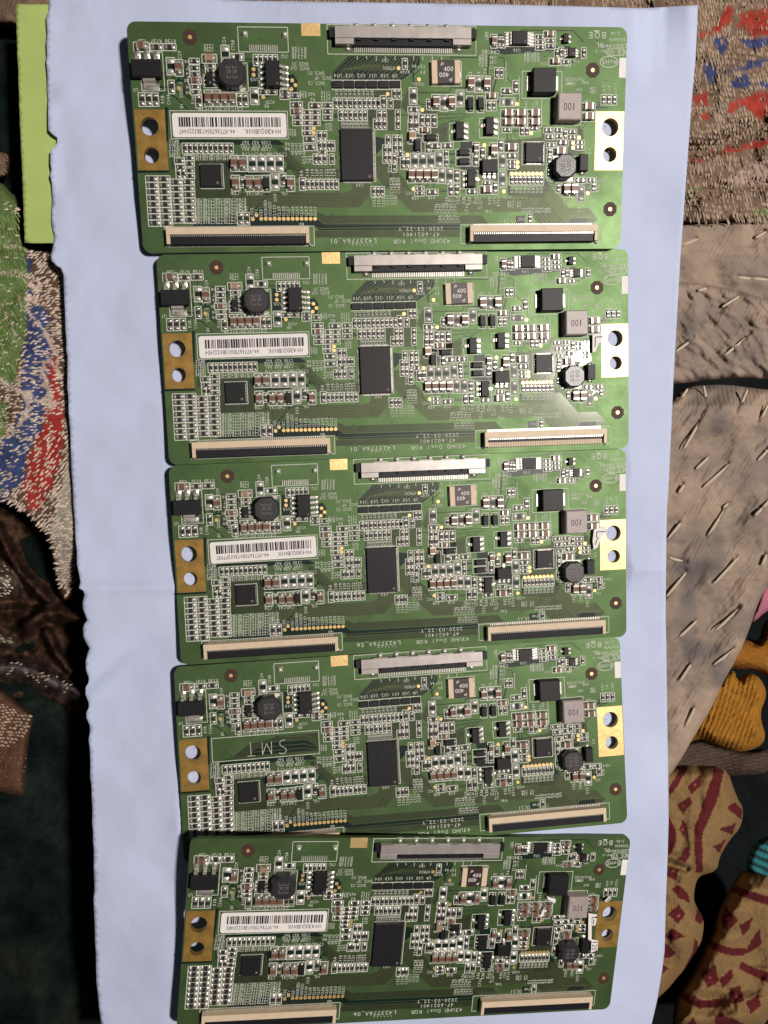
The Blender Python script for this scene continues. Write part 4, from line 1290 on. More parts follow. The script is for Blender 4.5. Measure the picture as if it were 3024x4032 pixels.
def lines(mi, w, n, A, B, z=0.026):
    """n parallel tracks sweeping from polyline A to polyline B"""
    A = [tp(*p) for p in A]
    B = [tp(*p) for p in B]
    for i in range(n):
        t = i / max(1, n - 1)
        P = [(a[0] + (b[0] - a[0]) * t, a[1] + (b[1] - a[1]) * t) for a, b in zip(A, B)]
        for k in range(len(P) - 1):
            _zl[0] = (_zl[0] + 1) % 9
            tr.strip(P[k], P[k + 1], w, z + .0008 * _zl[0], mi)


T_, D_, L_ = 0, 1, 2
ORG['S'] = (0, 0)
fp = lambda x, y: ('S', x * KT, y * KT)
poly(T_, .012, ('E', 1400, 735), ('F', 0, 705), ('F', 1180, 705), ('F', 1290, 670), ('F', 1300, 575), ('F', 1512, 575), ('F', 1512, 740), ('F', 1380, 885), ('F', 300, 885), ('E', 1400, 870))
poly(T_, .012, ('F', 840, 930), ('F', 960, 990), ('G', 0, 985), ('G', 1320, 985), ('G', 1405, 1088), ('G', 0, 1088), ('F', 925, 1092), ('F', 850, 1010))
poly(D_, .014, ('F', 825, 1000), ('F', 925, 1098), ('G', 0, 1096), ('G', 1045, 1096), ('G', 1045, 1168), ('G', 0, 1168), ('F', 870, 1172), ('F', 830, 1130))
poly(T_, .012, ('F', 830, 1180), ('G', 0, 1172), ('G', 1040, 1172), ('G', 1040, 1255), ('F', 825, 1262))
poly(T_, .012, ('G', 0, 240), ('G', 60, 250), ('G', 350, 520), ('G', 470, 762), ('H', 0, 762), ('H', 490, 755), ('H', 640, 900), ('H', 790, 1090), ('H', 430, 1090), ('H', 330, 940), ('G', 445, 948), ('G', 0, 500))
poly(T_, .016, ('H', 60, 690), ('H', 500, 615), ('H', 590, 610), ('H', 815, 890), ('H', 1060, 885), ('H', 1185, 1030), ('H', 1100, 1095), ('H', 800, 1090), ('H', 500, 762), ('H', 60, 745))
poly(D_, .020, ('H', 775, 1020), ('H', 1045, 1022), ('H', 1045, 1085), ('H', 800, 1085))
poly(D_, .014, ('B', 1250, 452), ('C', 560, 452), ('C', 555, 560), ('C', 420, 690), ('C', 320, 755), ('B', 1060, 755), ('B', 1062, 650))
poly(T_, .012, ('F', 370, 140), ('F', 470, 150), ('F', 560, 260), ('F', 690, 400), ('F', 1145, 400), ('F', 1145, 560), ('F', 600, 520), ('F', 480, 330), ('F', 370, 230))
poly(D_, .014, ('E', 590, 40), ('F', 360, 40), ('F', 440, 90), ('F', 430, 110), ('E', 1395, 90), ('E', 740, 85), ('E', 600, 260))
poly(T_, .012, ('E', 620, 270), ('E', 700, 270), ('E', 980, 250), ('E', 1360, 300), ('E', 1360, 720), ('E', 1400, 770), ('E', 900, 770), ('E', 900, 530), ('E', 620, 400))
poly(D_, .014, ('E', 1290, 330), ('E', 1370, 300), ('F', 560, 420), ('F', 480, 330), ('F', 470, 450), ('F', 0, 480), ('E', 1360, 460))
poly(D_, .014, ('E', 900, 1085), ('F', 180, 890), ('F', 830, 1000), ('F', 840, 1120), ('E', 900, 1130))
poly(T_, .012, ('B', 1070, 900), ('C', 310, 880), ('C', 310, 1390), ('C', 0, 1390), ('B', 1590, 1370), ('B', 1140, 1370), ('B', 1100, 1100))
poly(D_, .014, ('B', 0, 520), ('B', 120, 580), ('B', 120, 840), ('A', 1595, 840), ('A', 1595, 540))
poly(D_, .014, ('B', 495, 690), ('B', 560, 680), ('B', 610, 760), ('B', 600, 900), ('B', 520, 910), ('B', 120, 990), ('B', 120, 865), ('B', 495, 865))
poly(D_, .014, ('D', 30, 340), ('D', 860, 320), ('D', 870, 360), ('D', 420, 400), ('D', 30, 430), ('C', 1500, 400), ('C', 1440, 330), ('C', 1430, 230), ('C', 1480, 180), ('D', 0, 170))
poly(D_, .014, ('G', 0, 0), ('G', 110, 20), ('G', 100, 130), ('G', 0, 220), ('F', 1590, 200), ('F', 1590, 0))
poly(D_, .014, ('G', 1060, 60), ('G', 1230, 60), ('G', 1250, 400), ('G', 1300, 290), ('G', 1520, 280), ('G', 1520, 560), ('G', 1060, 400))
poly(D_, .014, ('H', 60, 600), ('H', 160, 680), ('H', 150, 720), ('H', 50, 720))
poly(D_, .014, ('H', 500, 480), ('H', 590, 620), ('H', 510, 615), ('H', 490, 520))
poly(D_, .014, ('H', 150, 990), ('H', 265, 985), ('H', 265, 1085), ('H', 150, 1085))
poly(D_, .014, ('H', 790, 180), ('H', 900, 185), ('H', 850, 240), ('H', 800, 235))
poly(D_, .014, ('H', 1015, 650), ('H', 1090, 650), ('H', 1060, 690), ('H', 1015, 700))
poly(D_, .014, ('E', 185, 428), ('E', 590, 425), ('E', 590, 452), ('E', 190, 458))
poly(D_, .014, ('A', 540, 1100), ('A', 575, 1100), ('A', 585, 1531), ('A', 550, 1531))
poly(T_, .012, ('C', 390, 1420), ('C', 500, 1430), ('C', 900, 1300), ('C', 900, 1531), ('G', 600, 160), ('G', 330, 420), ('G', 250, 300), ('G', 330, 180))
poly(T_, .012, ('D', 500, 1350), ('D', 1010, 1370), ('H', 1020, 180), ('H', 910, 240), ('H', 540, 250), ('H', 530, 380), ('H', 470, 500), ('H', 60, 500), ('H', 20, 300), ('H', 20, 40), ('D', 230, 1500), ('D', 480, 1470))
poly(T_, .012, ('C', 400, 870), ('C', 530, 850), ('C', 530, 1100), ('C', 780, 1180), ('C', 780, 1500), ('C', 390, 1500), ('C', 400, 1180), ('C', 320, 1080))
poly(T_, .012, ('A', 785, 480), ('A', 1000, 480), ('A', 1020, 1100), ('A', 960, 1110), ('A', 780, 930), ('A', 760, 700))
# copper below the label field
poly(T_, .012, fp(760, 535), fp(830, 480), fp(900, 470), fp(950, 452), fp(1132, 452), fp(1132, 540), fp(700, 545))
poly(D_, .014, fp(850, 512), fp(900, 482), fp(1080, 478), fp(1120, 512), fp(1126, 530), fp(840, 532))
# single tracks
lines(L_, .17, 5, [fp(960, 458), fp(1080, 460), fp(1132, 500)], [fp(760, 538), fp(1060, 536), fp(1130, 540)])
lines(L_, .17, 8, [('E', 1400, 745), ('F', 1180, 720), ('F', 1310, 680), ('F', 1312, 580)], [('E', 1400, 868), ('F', 1370, 870), ('F', 1500, 735), ('F', 1500, 580)])
lines(L_, .17, 7, [('G', 30, 275), ('G', 470, 775), ('H', 480, 775)], [('G', 0, 480), ('G', 440, 935), ('H', 340, 930)])
lines(L_, .13, 7, [('H', 340, 780), ('H', 490, 775), ('H', 790, 1085)], [('H', 330, 930), ('H', 350, 940), ('H', 440, 1085)])
lines(L_, .15, 8, [('H', 590, 625), ('H', 810, 900), ('H', 1060, 895), ('H', 1170, 1030)], [('H', 505, 755), ('H', 800, 1080), ('H', 830, 1015), ('H', 1040, 1015)], .03)
lines(L_, .15, 13, [('B', 1640, 455), ('B', 1500, 560), ('B', 1200, 620), ('B', 1110, 750)], [('C', 540, 455), ('C', 500, 560), ('C', 380, 660), ('C', 270, 750)])
lines(L_, .13, 6, [('B', 1290, 455), ('B', 1230, 500), ('B', 1080, 650), ('B', 1080, 750)], [('B', 1600, 455), ('B', 1520, 520), ('B', 1300, 620), ('B', 1220, 750)])
lines(L_, .14, 1, [('F', 840, 1135), ('F', 880, 1150), ('G', 0, 1140), ('G', 1040, 1136)], [('F', 840, 1135), ('F', 880, 1150), ('G', 0, 1140), ('G', 1040, 1136)])
lines(L_, .17, 4, [('F', 430, 130), ('F', 620, 370), ('F', 1140, 410)], [('F', 390, 210), ('F', 580, 480), ('F', 1140, 540)])
lines(D_, .16, 1, [('D', 200, 160), ('D', 250, 118), ('D', 900, 128), ('D', 1030, 270)], [('D', 200, 160), ('D', 250, 118), ('D', 900, 128), ('D', 1030, 270)])
lines(D_, .16, 1, [('C', 430, 740), ('C', 580, 600)], [('C', 430, 740), ('C', 580, 600)])
lines(D_, .16, 1, [('C', 520, 912), ('C', 930, 908), ('C', 940, 850), ('C', 1130, 850)], [('C', 520, 912), ('C', 930, 908), ('C', 940, 850), ('C', 1130, 850)])
lines(D_, .16, 1, [('C', 940, 465), ('C', 1290, 470)], [('C', 940, 465), ('C', 1290, 470)])
lines(D_, .14, 4, [('C', 620, 1180), ('C', 1230, 1180)], [('C', 830, 1400), ('C', 1060, 1260)])
lines(D_, .14, 1, [('C', 1540, 465), ('C', 1610, 470), ('D', 30, 510), ('D', 30, 740)], [('C', 1540, 465), ('C', 1610, 470), ('D', 30, 510), ('D', 30, 740)])
lines(D_, .2, 1, [('A', 570, 920), ('A', 670, 970), ('A', 820, 1120)], [('A', 570, 920), ('A', 670, 970), ('A', 820, 1120)])
lines(D_, .2, 1, [('A', 770, 820), ('A', 780, 930), ('A', 870, 1010)], [('A', 770, 820), ('A', 780, 930), ('A', 870, 1010)])
lines(D_, .14, 3, [('E', 1100, 45), ('F', 350, 70), ('F', 640, 440)], [('E', 1100, 75), ('F', 330, 130), ('F', 560, 420)])
lines(D_, .09, 14, [('F', 840, 1035), ('F', 640, 1120)], [('F', 60, 1040), ('F', 120, 1120)])
lines(D_, .10, 5, [('D', 110, 1400), ('D', 225, 1520)], [('H', 330, 480), ('H', 400, 380)])
rg = random.Random(5)
for i, (k, o, p) in enumerate(COMP):      # short tracks running between neighbouring parts
    near = sorted(COMP, key=lambda c: (c[2][0] - p[0]) ** 2 + (c[2][1] - p[1]) ** 2)[1:7]
    for q in rg.sample([c[2] for c in near], 2):
        mi = D_ if rg.random() < .8 else T_
        w = rg.choice((.14, .18, .30))
        d = min(abs(q[0] - p[0]), abs(q[1] - p[1])) * rg.choice((.5, 1))
        sx, sy = (1 if q[0] > p[0] else -1), (1 if q[1] > p[1] else -1)
        c = (p[0] + sx * d, p[1] + sy * d)
        for u, v in ((p, c), (c, q)):
            _zl[0] = (_zl[0] + 1) % 9
            tr.strip(u, v, w, .022 + .0008 * _zl[0], mi)
for _ in range(230):                      # vias
    x, y = rg.uniform(-51, 51), rg.uniform(-21, 21)
    tr.quad([(x - .11, y - .11, .034), (x + .11, y - .11, .034), (x + .11, y + .11, .034), (x - .11, y + .11, .034)], D_)
TRACE = tr.mesh('trace', [M['trace'], M['dark'], M['line']])

# ---- bare board with its holes and gold pads
rr = 1.9
rim = []
for cx, cy, a0 in ((BW / 2 - rr, BH / 2 - rr + .06, 0), (-BW / 2 + rr, BH / 2 - rr + .06, 90), (-BW / 2 + rr, -BH / 2 + rr - .2, 180), (BW / 2 - rr, -BH / 2 + rr - .2, 270)):
    for i in range(9):
        a = math.radians(a0 + i * 90 / 8)
        rim.append((cx + rr * math.cos(a), cy + rr * math.sin(a)))
HOLES = [(bl(588.5, 500), 1.83), (bl(596.5, 614), 1.58), (bl(2403, 501.6), 1.88), (bl(2400, 609), 1.56)]
PANEL = curve_plate('laminate', [rim] + [circle(c[0], c[1], r) for c, r in HOLES], -BT, 0, M['mask'])


def pad_plate(corners, hs, m):
    loop = [bl(*c) for c in corners]
    xs = [p[0] for p in loop]; ys = [p[1] for p in loop]
    x0, x1, y0, y1 = min(xs[0], xs[3]), max(xs[1], xs[2]), min(ys), max(ys)
    x0, x1 = (xs[0] + xs[3]) / 2, (xs[1] + xs[2]) / 2
    return curve_plate('mounting_pad', [[(x0, y0), (x1, y0), (x1, y1), (x0, y1)]] + [circle(c[0], c[1], r + .03) for c, r in hs], 0.005, 0.05, m)


PAD_L = pad_plate([(529, 434), (649, 434), (662, 673), (545, 673)], HOLES[:2], M['goldoffglare'])  # left pad: missing glare is put into the colour
PAD_R = pad_plate([(2347, 439), (2458, 439), (2450, 670), (2340, 670)], HOLES[2:], M['gold'])
PAD_R5 = pad_plate([(2347, 439), (2458, 439), (2450, 670), (2340, 670)], HOLES[2:], M['goldoffglare'])  # bottom board tilts out of the glare, painted as darker gold
BORES = []
for c, r in HOLES:
    m = MB()
    ring = circle(c[0], c[1], r - .02, 24)
    for i in range(24):
        a, b = ring[i], ring[(i + 1) % 24]
        m.quad([(a[0], a[1], .03), (b[0], b[1], .03), (b[0], b[1], -BT + .02), (a[0], a[1], -BT + .02)], 0, True)
    BORES.append(m.mesh('plated_bore', [M['goldoffglare']]))
m = MB()
a, b = tp('B', 660, 48), tp('B', 905, 200)
m.box(a[0], b[1], .004, b[0], a[1] + .2, .045)
PAD_T = m.mesh('contact_pad', [M['gold']])
m = MB(); m.prism(circle(0, 0, .43, 12), .004, .07, 0, .03)
TEST = m.mesh('test_point', [M['gold']])
m = MB(); m.prism(circle(0, 0, 1.62, 8), .004, .04, 0); m.prism(circle(0, 0, .44, 12), .03, .075, 1, .02)
FID = m.mesh('fiducial', [M['brown'], M['gold']])
TESTS = [tp('B', *p) for p in ((60, 620), (60, 690), (545, 760), (585, 820), (535, 870), (180, 970), (815, 1365), (815, 1420))] + [tp('C', *p) for p in ((150, 930), (290, 605), (545, 745), (585, 1130))] \
    + [tp('D', *p) for p in ((180, 1055), (355, 1420), (955, 1475))] + [tp('H', *p) for p in ((880, 75), (880, 135), (180, 320), (180, 375), (1055, 705))] \
    + [tp('G', *p) for p in ((1360, 105), (1600, 685), (465, 655), (395, 225))] + [tp('H', 105 + i * 52.9, 462) for i in range(8)] + [tp('F', 150 + i * 56.2, 1030) for i in range(13)] + [tp('F', 45, 1035), tp('F', 90, 985), tp('A', 715, 860)]
FIDS = [tp('A', 855, 215), tp('D', 1140, 625), tp('H', 1335, 905)]


# ---- packages
def ic_mesh(w, h, z, bev=.12, mk='ic', dot=True):
    m = MB()
    m.bevbox(-w / 2, -h / 2, .12, w / 2, h / 2, z, bev, 0)
    if dot:
        m.prism(circle(w / 2 - .55, -h / 2 + .55, .22, 10), z - .02, z + .008, 1)
    return m.mesh('package', [M[mk], M['greyink']])


def lead_mesh(l, w, h):
    """gull-wing lead running outwards along +x from the package side"""
    m = MB()
    t = .12
    P = [(-.12, h), (l * .30, h), (l * .48, .10), (l, .08)]
    for (x0, z0), (x1, z1) in zip(P[:-1], P[1:]):
        m.quad([(x0, -w / 2, z0 + t), (x1, -w / 2, z1 + t), (x1, w / 2, z1 + t), (x0, w / 2, z0 + t)], 0)
        m.quad([(x0, -w / 2, z0), (x1, -w / 2, z1), (x1, -w / 2, z1 + t), (x0, -w / 2, z0 + t)], 0)
        m.quad([(x1, w / 2, z1), (x0, w / 2, z0), (x0, w / 2, z0 + t), (x1, w / 2, z1 + t)], 0)
    x0, z0 = P[-1]
    m.quad([(x0, -w / 2, 0), (x0, w / 2, 0), (x0, w / 2, z0 + t), (x0, -w / 2, z0 + t)], 0)
    m.dome(l * .45, -w * .75, l * 1.35, w * .75, .01, .26, 1, 3)
    return m.mesh('lead', [M['tin'], M['solder']])


LEADM = {'so': lead_mesh(1.35, .50, .55), 'sot': lead_mesh(1.0, .62, .5), 'big': lead_mesh(1.75, .85, .8), 'tab': lead_mesh(1.7, 2.6, .8), 'fine': lead_mesh(.75, .36, .35)}
IC = {'so8': ic_mesh(2.95, 5.0, 1.5), 'so8w': ic_mesh(3.3, 2.6, 1.0, .08), 'sot223': ic_mesh(5.9, 3.3, 1.7, .15, 'ic', False), 'sot6': ic_mesh(1.35, 2.5, 1.0, .1), 'dpak': ic_mesh(1.75, 3.5, 1.15, .12, 'ic', False),
      'dpakw': ic_mesh(3.4, 2.7, 1.15, .12, 'ic', False), 'mini': ic_mesh(1.1, 1.75, .9, .08, 'ic', False), 'msop': ic_mesh(1.6, 1.75, .8, .08), 'arr': ic_mesh(2.25, 1.35, .45, .05, 'ic', False)}


def qfp_mesh(w, h, z):
    m = MB()
    m.bevbox(-w / 2, -h / 2, .1, w / 2, h / 2, z, .1, 0)
    m.prism(circle(w / 2 - .8, -h / 2 + .8, .30, 12), z - .02, z + .008, 1)
    return m.mesh('package', [M['ic'], M['greyink']])


def pins_mesh(w, h, nx, ny, l, pw):
    m = MB()
    for n, half, s_, ax in ((nx, w / 2, h / 2, 0), (ny, h / 2, w / 2, 1)):
        for i in range(n):
            t = -half + .45 + (2 * half - .9) * i / (n - 1)
            for sg in (-1, 1):
                if ax == 0:
                    m.box(t - pw / 2, sg * s_ - (l if sg < 0 else .1), .02, t + pw / 2, sg * s_ + (l if sg > 0 else .1), .16, 0)
                else:
                    m.box(sg * s_ - (l if sg < 0 else .1), t - pw / 2, .02, sg * s_ + (l if sg > 0 else .1), t + pw / 2, .16, 0)
    return m.mesh('pins', [M['solder']])


QFP, QFP_P = qfp_mesh(6.9, 10.5, .95), pins_mesh(6.9, 10.5, 26, 40, .42, .13)
QA, QA_P = qfp_mesh(4.35, 4.55, .75), pins_mesh(4.35, 4.55, 12, 12, .22, .17)
QB, QB_P = qfp_mesh(3.95, 4.15, .75), pins_mesh(3.95, 4.15, 12, 12, .22, .15)


def oct_inductor(w, h, z, lines_txt, inkm, bodym='induct'):
    m = MB()
    c = w * .27
    ring = [(w / 2, -h / 2 + c), (w / 2, h / 2 - c), (w / 2 - c, h / 2), (-w / 2 + c, h / 2), (-w / 2, h / 2 - c), (-w / 2, -h / 2 + c), (-w / 2 + c, -h / 2), (w / 2 - c, -h / 2)]
    b = [(x * .98, y * .98) for x, y in ring]
    m.prism(b, .15, z, 0, .35)
    txm = MB()
    for i, s in enumerate(lines_txt):
        text(m, s, (i - (len(lines_txt) - 1) / 2) * 1.25, 0, .95, 270, z + .012, 1, .8)
    for s in (-1, 1):
        m.box(-w * .44, s * h * .44 - .32, .02, w * .44, s * h * .44 + .32, .2, 2)
    return m.mesh('inductor', [M[bodym], M[inkm], M['solder']])


IND_A = oct_inductor(5.7, 5.6, 2.5, ('2R2', '2R2'), 'greyink')
IND_B = oct_inductor(5.0, 5.1, 2.4, ('100', '001'), 'greyink')
m = MB()
m.bevbox(-2.6, -2.75, .1, 2.6, 2.75, 2.6, .25, 0)
text(m, '100', -.1, -.1, 1.5, 180, 2.612, 1, .5)
for s in (-1, 1):
    m.box(s * 2.55 - .35, -1.9, .02, s * 2.55 + .35, 1.9, .3, 2)
IND_C = m.mesh('inductor', [M['grey_ferrite'], M['purpleink'], M['solder']])
m = MB()
m.bevbox(-2.5, -2.5, .12, 2.5, 2.5, 2.1, .15, 0)
for s in (-1, 1):
    m.box(s * 2.9 - .55, -1.45, .02, s * 2.9 + .55, 1.45, .28, 1)
DIO = m.mesh('rectifier', [M['ic'], M['solder']])
m = MB()
m.bevbox(-.92, -1.7, .1, .92, 1.7, 1.6, .12, 0)
for s in (-1, 1):
    m.dome(-.7, s * 1.85 - .4, .7, s * 1.85 + .4, .02, .4, 1)
DIO2 = m.mesh('rectifier', [M['ic'], M['solder']])
m = MB()
m.bevbox(-1.85, -2.3, .05, 1.85, 2.3, 1.0, .06, 0)
for s in (-1, 1):
    x0, x1 = (-3.1, -1.85) if s < 0 else (1.85, 3.1)
    m.bevbox(x0, -2.3, .05, x1, 2.3, 1.03, .08, 1)
    m.dome(s * 3.1 - .3, -2.0, s * 3.1 + .35, 2.0, .01, .7, 3, 4)
text(m, '400', .55, .55, .95, 0, 1.012, 2, .62)
text(m, '400', -.45, -.6, .95, 180, 1.012, 2, .62)
text(m, 'P', -.75, 1.45, .75, -20, 1.012, 2, 1.0)
text(m, 'P', .95, -1.5, .75, 160, 1.012, 2, 1.0)
FUSE = m.mesh('fuse', [M['fuse'], M['cream'], M['white'], M['solder']])

# flat-cable connectors: cream frame with arms, black flap, contacts, solder feet


def fpc(wd, glare_flap=False):
    f = MB()
    hw = wd / 2
    f.bevbox(-hw, -.05, .05, hw, 1.40, 1.75, .06, 0)                # back bar
    for s in (-1, 1):
        x0, x1 = (-hw, -hw + .75) if s < 0 else (hw - .75, hw)
        f.bevbox(x0, -2.0, .05, x1, -.052, 1.70, .06, 0)             # side arms
    house = f.mesh('housing', [M['cream']])
    g = MB()
    if glare_flap:  # glare on the black latch shaped as cream ribs, shadow as a black strip
        g.bevbox(-hw + .8, -1.0, .1, hw - .8, -.06, .9, .05, 1)
        nn = int(wd / .42)
        for i in range(nn):
            x = -hw + 1.0 + (wd - 2.0) * i / (nn - 1)
            g.box(x - .15, -2.1, .1, x + .15, -1.0, 1.05, 0)
        flap = g.mesh('flap', [M['cream'], M['blackplastic']])
    else:
        g.bevbox(-hw + .8, -2.15, .1, hw - .8, -.06, 1.25, .15, 0)
        flap = g.mesh('flap', [M['blackplastic']])
    k = MB()
    nn = int(wd / .46)
    for i in range(nn):
        x = -hw + 1.1 + (wd - 2.2) * i / (nn - 1)
        k.box(x - .10, -.42, 1.26, x + .10, -.06, 1.36, 0)
        k.box(x - .11, 1.40, .03, x + .11, 1.95, .20, 0)
    cont = k.mesh('contacts', [M['tin']])
    q = MB()
    for s in (-1, 1):
        q.dome(s * (hw + .05) - .35, -2.5, s * (hw + .05) + .35, -1.6, .01, .5, 0)
    feet = q.mesh('solder_foot', [M['solder']])
    return house, flap, cont, feet


FPC_L, FPC_R, FPC_R2 = fpc(30.6), fpc(28.9), fpc(28.9, True)
m = MB()
hw = 14.45
m.bevbox(-hw, .55, .3, hw, 2.85, 1.55, .08, 0)                       # shell top
for i in range(5):
    x = -hw + 4.6 + i * 5.2
    m.box(x - 1.6, 2.85, .9, x + 1.6, 3.0, 1.4, 0)
for s in (-1, 1):
    x0, x1 = (-hw, -hw + 4.0) if s < 0 else (hw - 4.0, hw)
    m.bevbox(x0, -.65, .3, x1, .548, 1.52, .08, 0)
    m.dome(s * (hw - 2.6) - .75, -1.5, s * (hw - 2.6) + .75, -.55, .02, .5, 2)
    m.box(s * (hw + .6) - .55, .8, .05, s * (hw + .6) + .55, 2.7, 1.1, 1)
SHELL = m.mesh('shell', [M['shell'], M['blackplastic'], M['solder']])
m = MB()
m.bevbox(-hw + 4.02, -.75, .15, hw - 4.02, .54, 1.05, .06, 0)
for i in range(6):
    x = -hw + 5.0 + i * 3.75
    m.box(x - .45, .10, 1.0, x + .45, .62, 1.57, 0)
LVB = m.mesh('body', [M['blackplastic']])
m = MB()
for i in range(51):
    x = -10.3 + 20.6 * i / 50
    m.box(x - .11, -1.75, .03, x + .11, -.72, .22, 0)
LVP = m.mesh('pins', [M['tin']])
m = MB()
m.dome(-.62, -.6, .62, .6, .01, .8, 0, 6)
BLOB = m.mesh('solder_tab', [M['brightsolder']])
m = MB()
for i in range(14):
    x = -2.85 + 5.7 * i / 13
    m.box(x - .12, -.6, .01, x + .12, .6, .2, 0, .03)
CN2P = m.mesh('bare_pins', [M['brightsolder']])

# barcode stickers
STK = []
a, b = bl(678, 448), bl(1131, 544)
lw, lh = (b[0] - a[0]), (a[1] - b[1])
m = MB(); m.prism([(lw / 2 - .5 + .5 * math.cos(t), lh / 2 - .5 + .5 * math.sin(t)) for t in np.linspace(0, math.pi / 2, 5)] + [(-lw / 2 + .5 + .5 * math.cos(t), lh / 2 - .5 + .5 * math.sin(t)) for t in np.linspace(math.pi / 2, math.pi, 5)]
                  + [(-lw / 2 + .5 + .5 * math.cos(t), -lh / 2 + .5 + .5 * math.sin(t)) for t in np.linspace(math.pi, 1.5 * math.pi, 5)] + [(lw / 2 - .5 + .5 * math.cos(t), -lh / 2 + .5 + .5 * math.sin(t)) for t in np.linspace(1.5 * math.pi, 2 * math.pi, 5)], .02, .13)
STICKER = m.mesh('label_sticker', [M['white']])
for s in ('1447', '2454', 'A12P7937', None, '0481'):
    m = MB()
    code = '44-97716700AY' + (('3B12Q' + s) if s and len(s) == 4 else '3' + (s or ''))
    rg = random.Random(code)
    x = -lw * .445
    while x < lw * .445:
        w = rg.choice((.12, .14, .22, .28, .36)) * 1.15
        m.quad([(x, -.35, .142), (x + w, -.35, .142), (x + w, lh * .33, .142), (x, lh * .33, .142)], 0 if rg.random() < .85 else 1)
        x += w + rg.choice((.11, .11, .18, .28)) * 1.1
    text(m, 'HV430QUBN1K', lw * .29, -lh * .26, .95, 180, .142, 0, .60)
    text(m, code, -lw * .20, -lh * .26, .92, 180, .142, 0, .48)
    STK.append(m.mesh('barcode_print', [M['ink'], M['purpleink']]))


def place(name, me, par, p, rz=0.0, z=0.0, kind=None):
    return link(name, me, par, (p[0], p[1], z), rz, kind)


PI = math.pi
LABELS = ['green circuit board at the top of the row, nearest the top paper edge', 'second green circuit board from the top, glossy gold pad and white L mark',
          'middle green circuit board with a torn white sticker over its gold pad', 'fourth green circuit board, bare label field lettered SMT and no barcode sticker',
          'tilted green circuit board at the bottom, overlapping the one above']


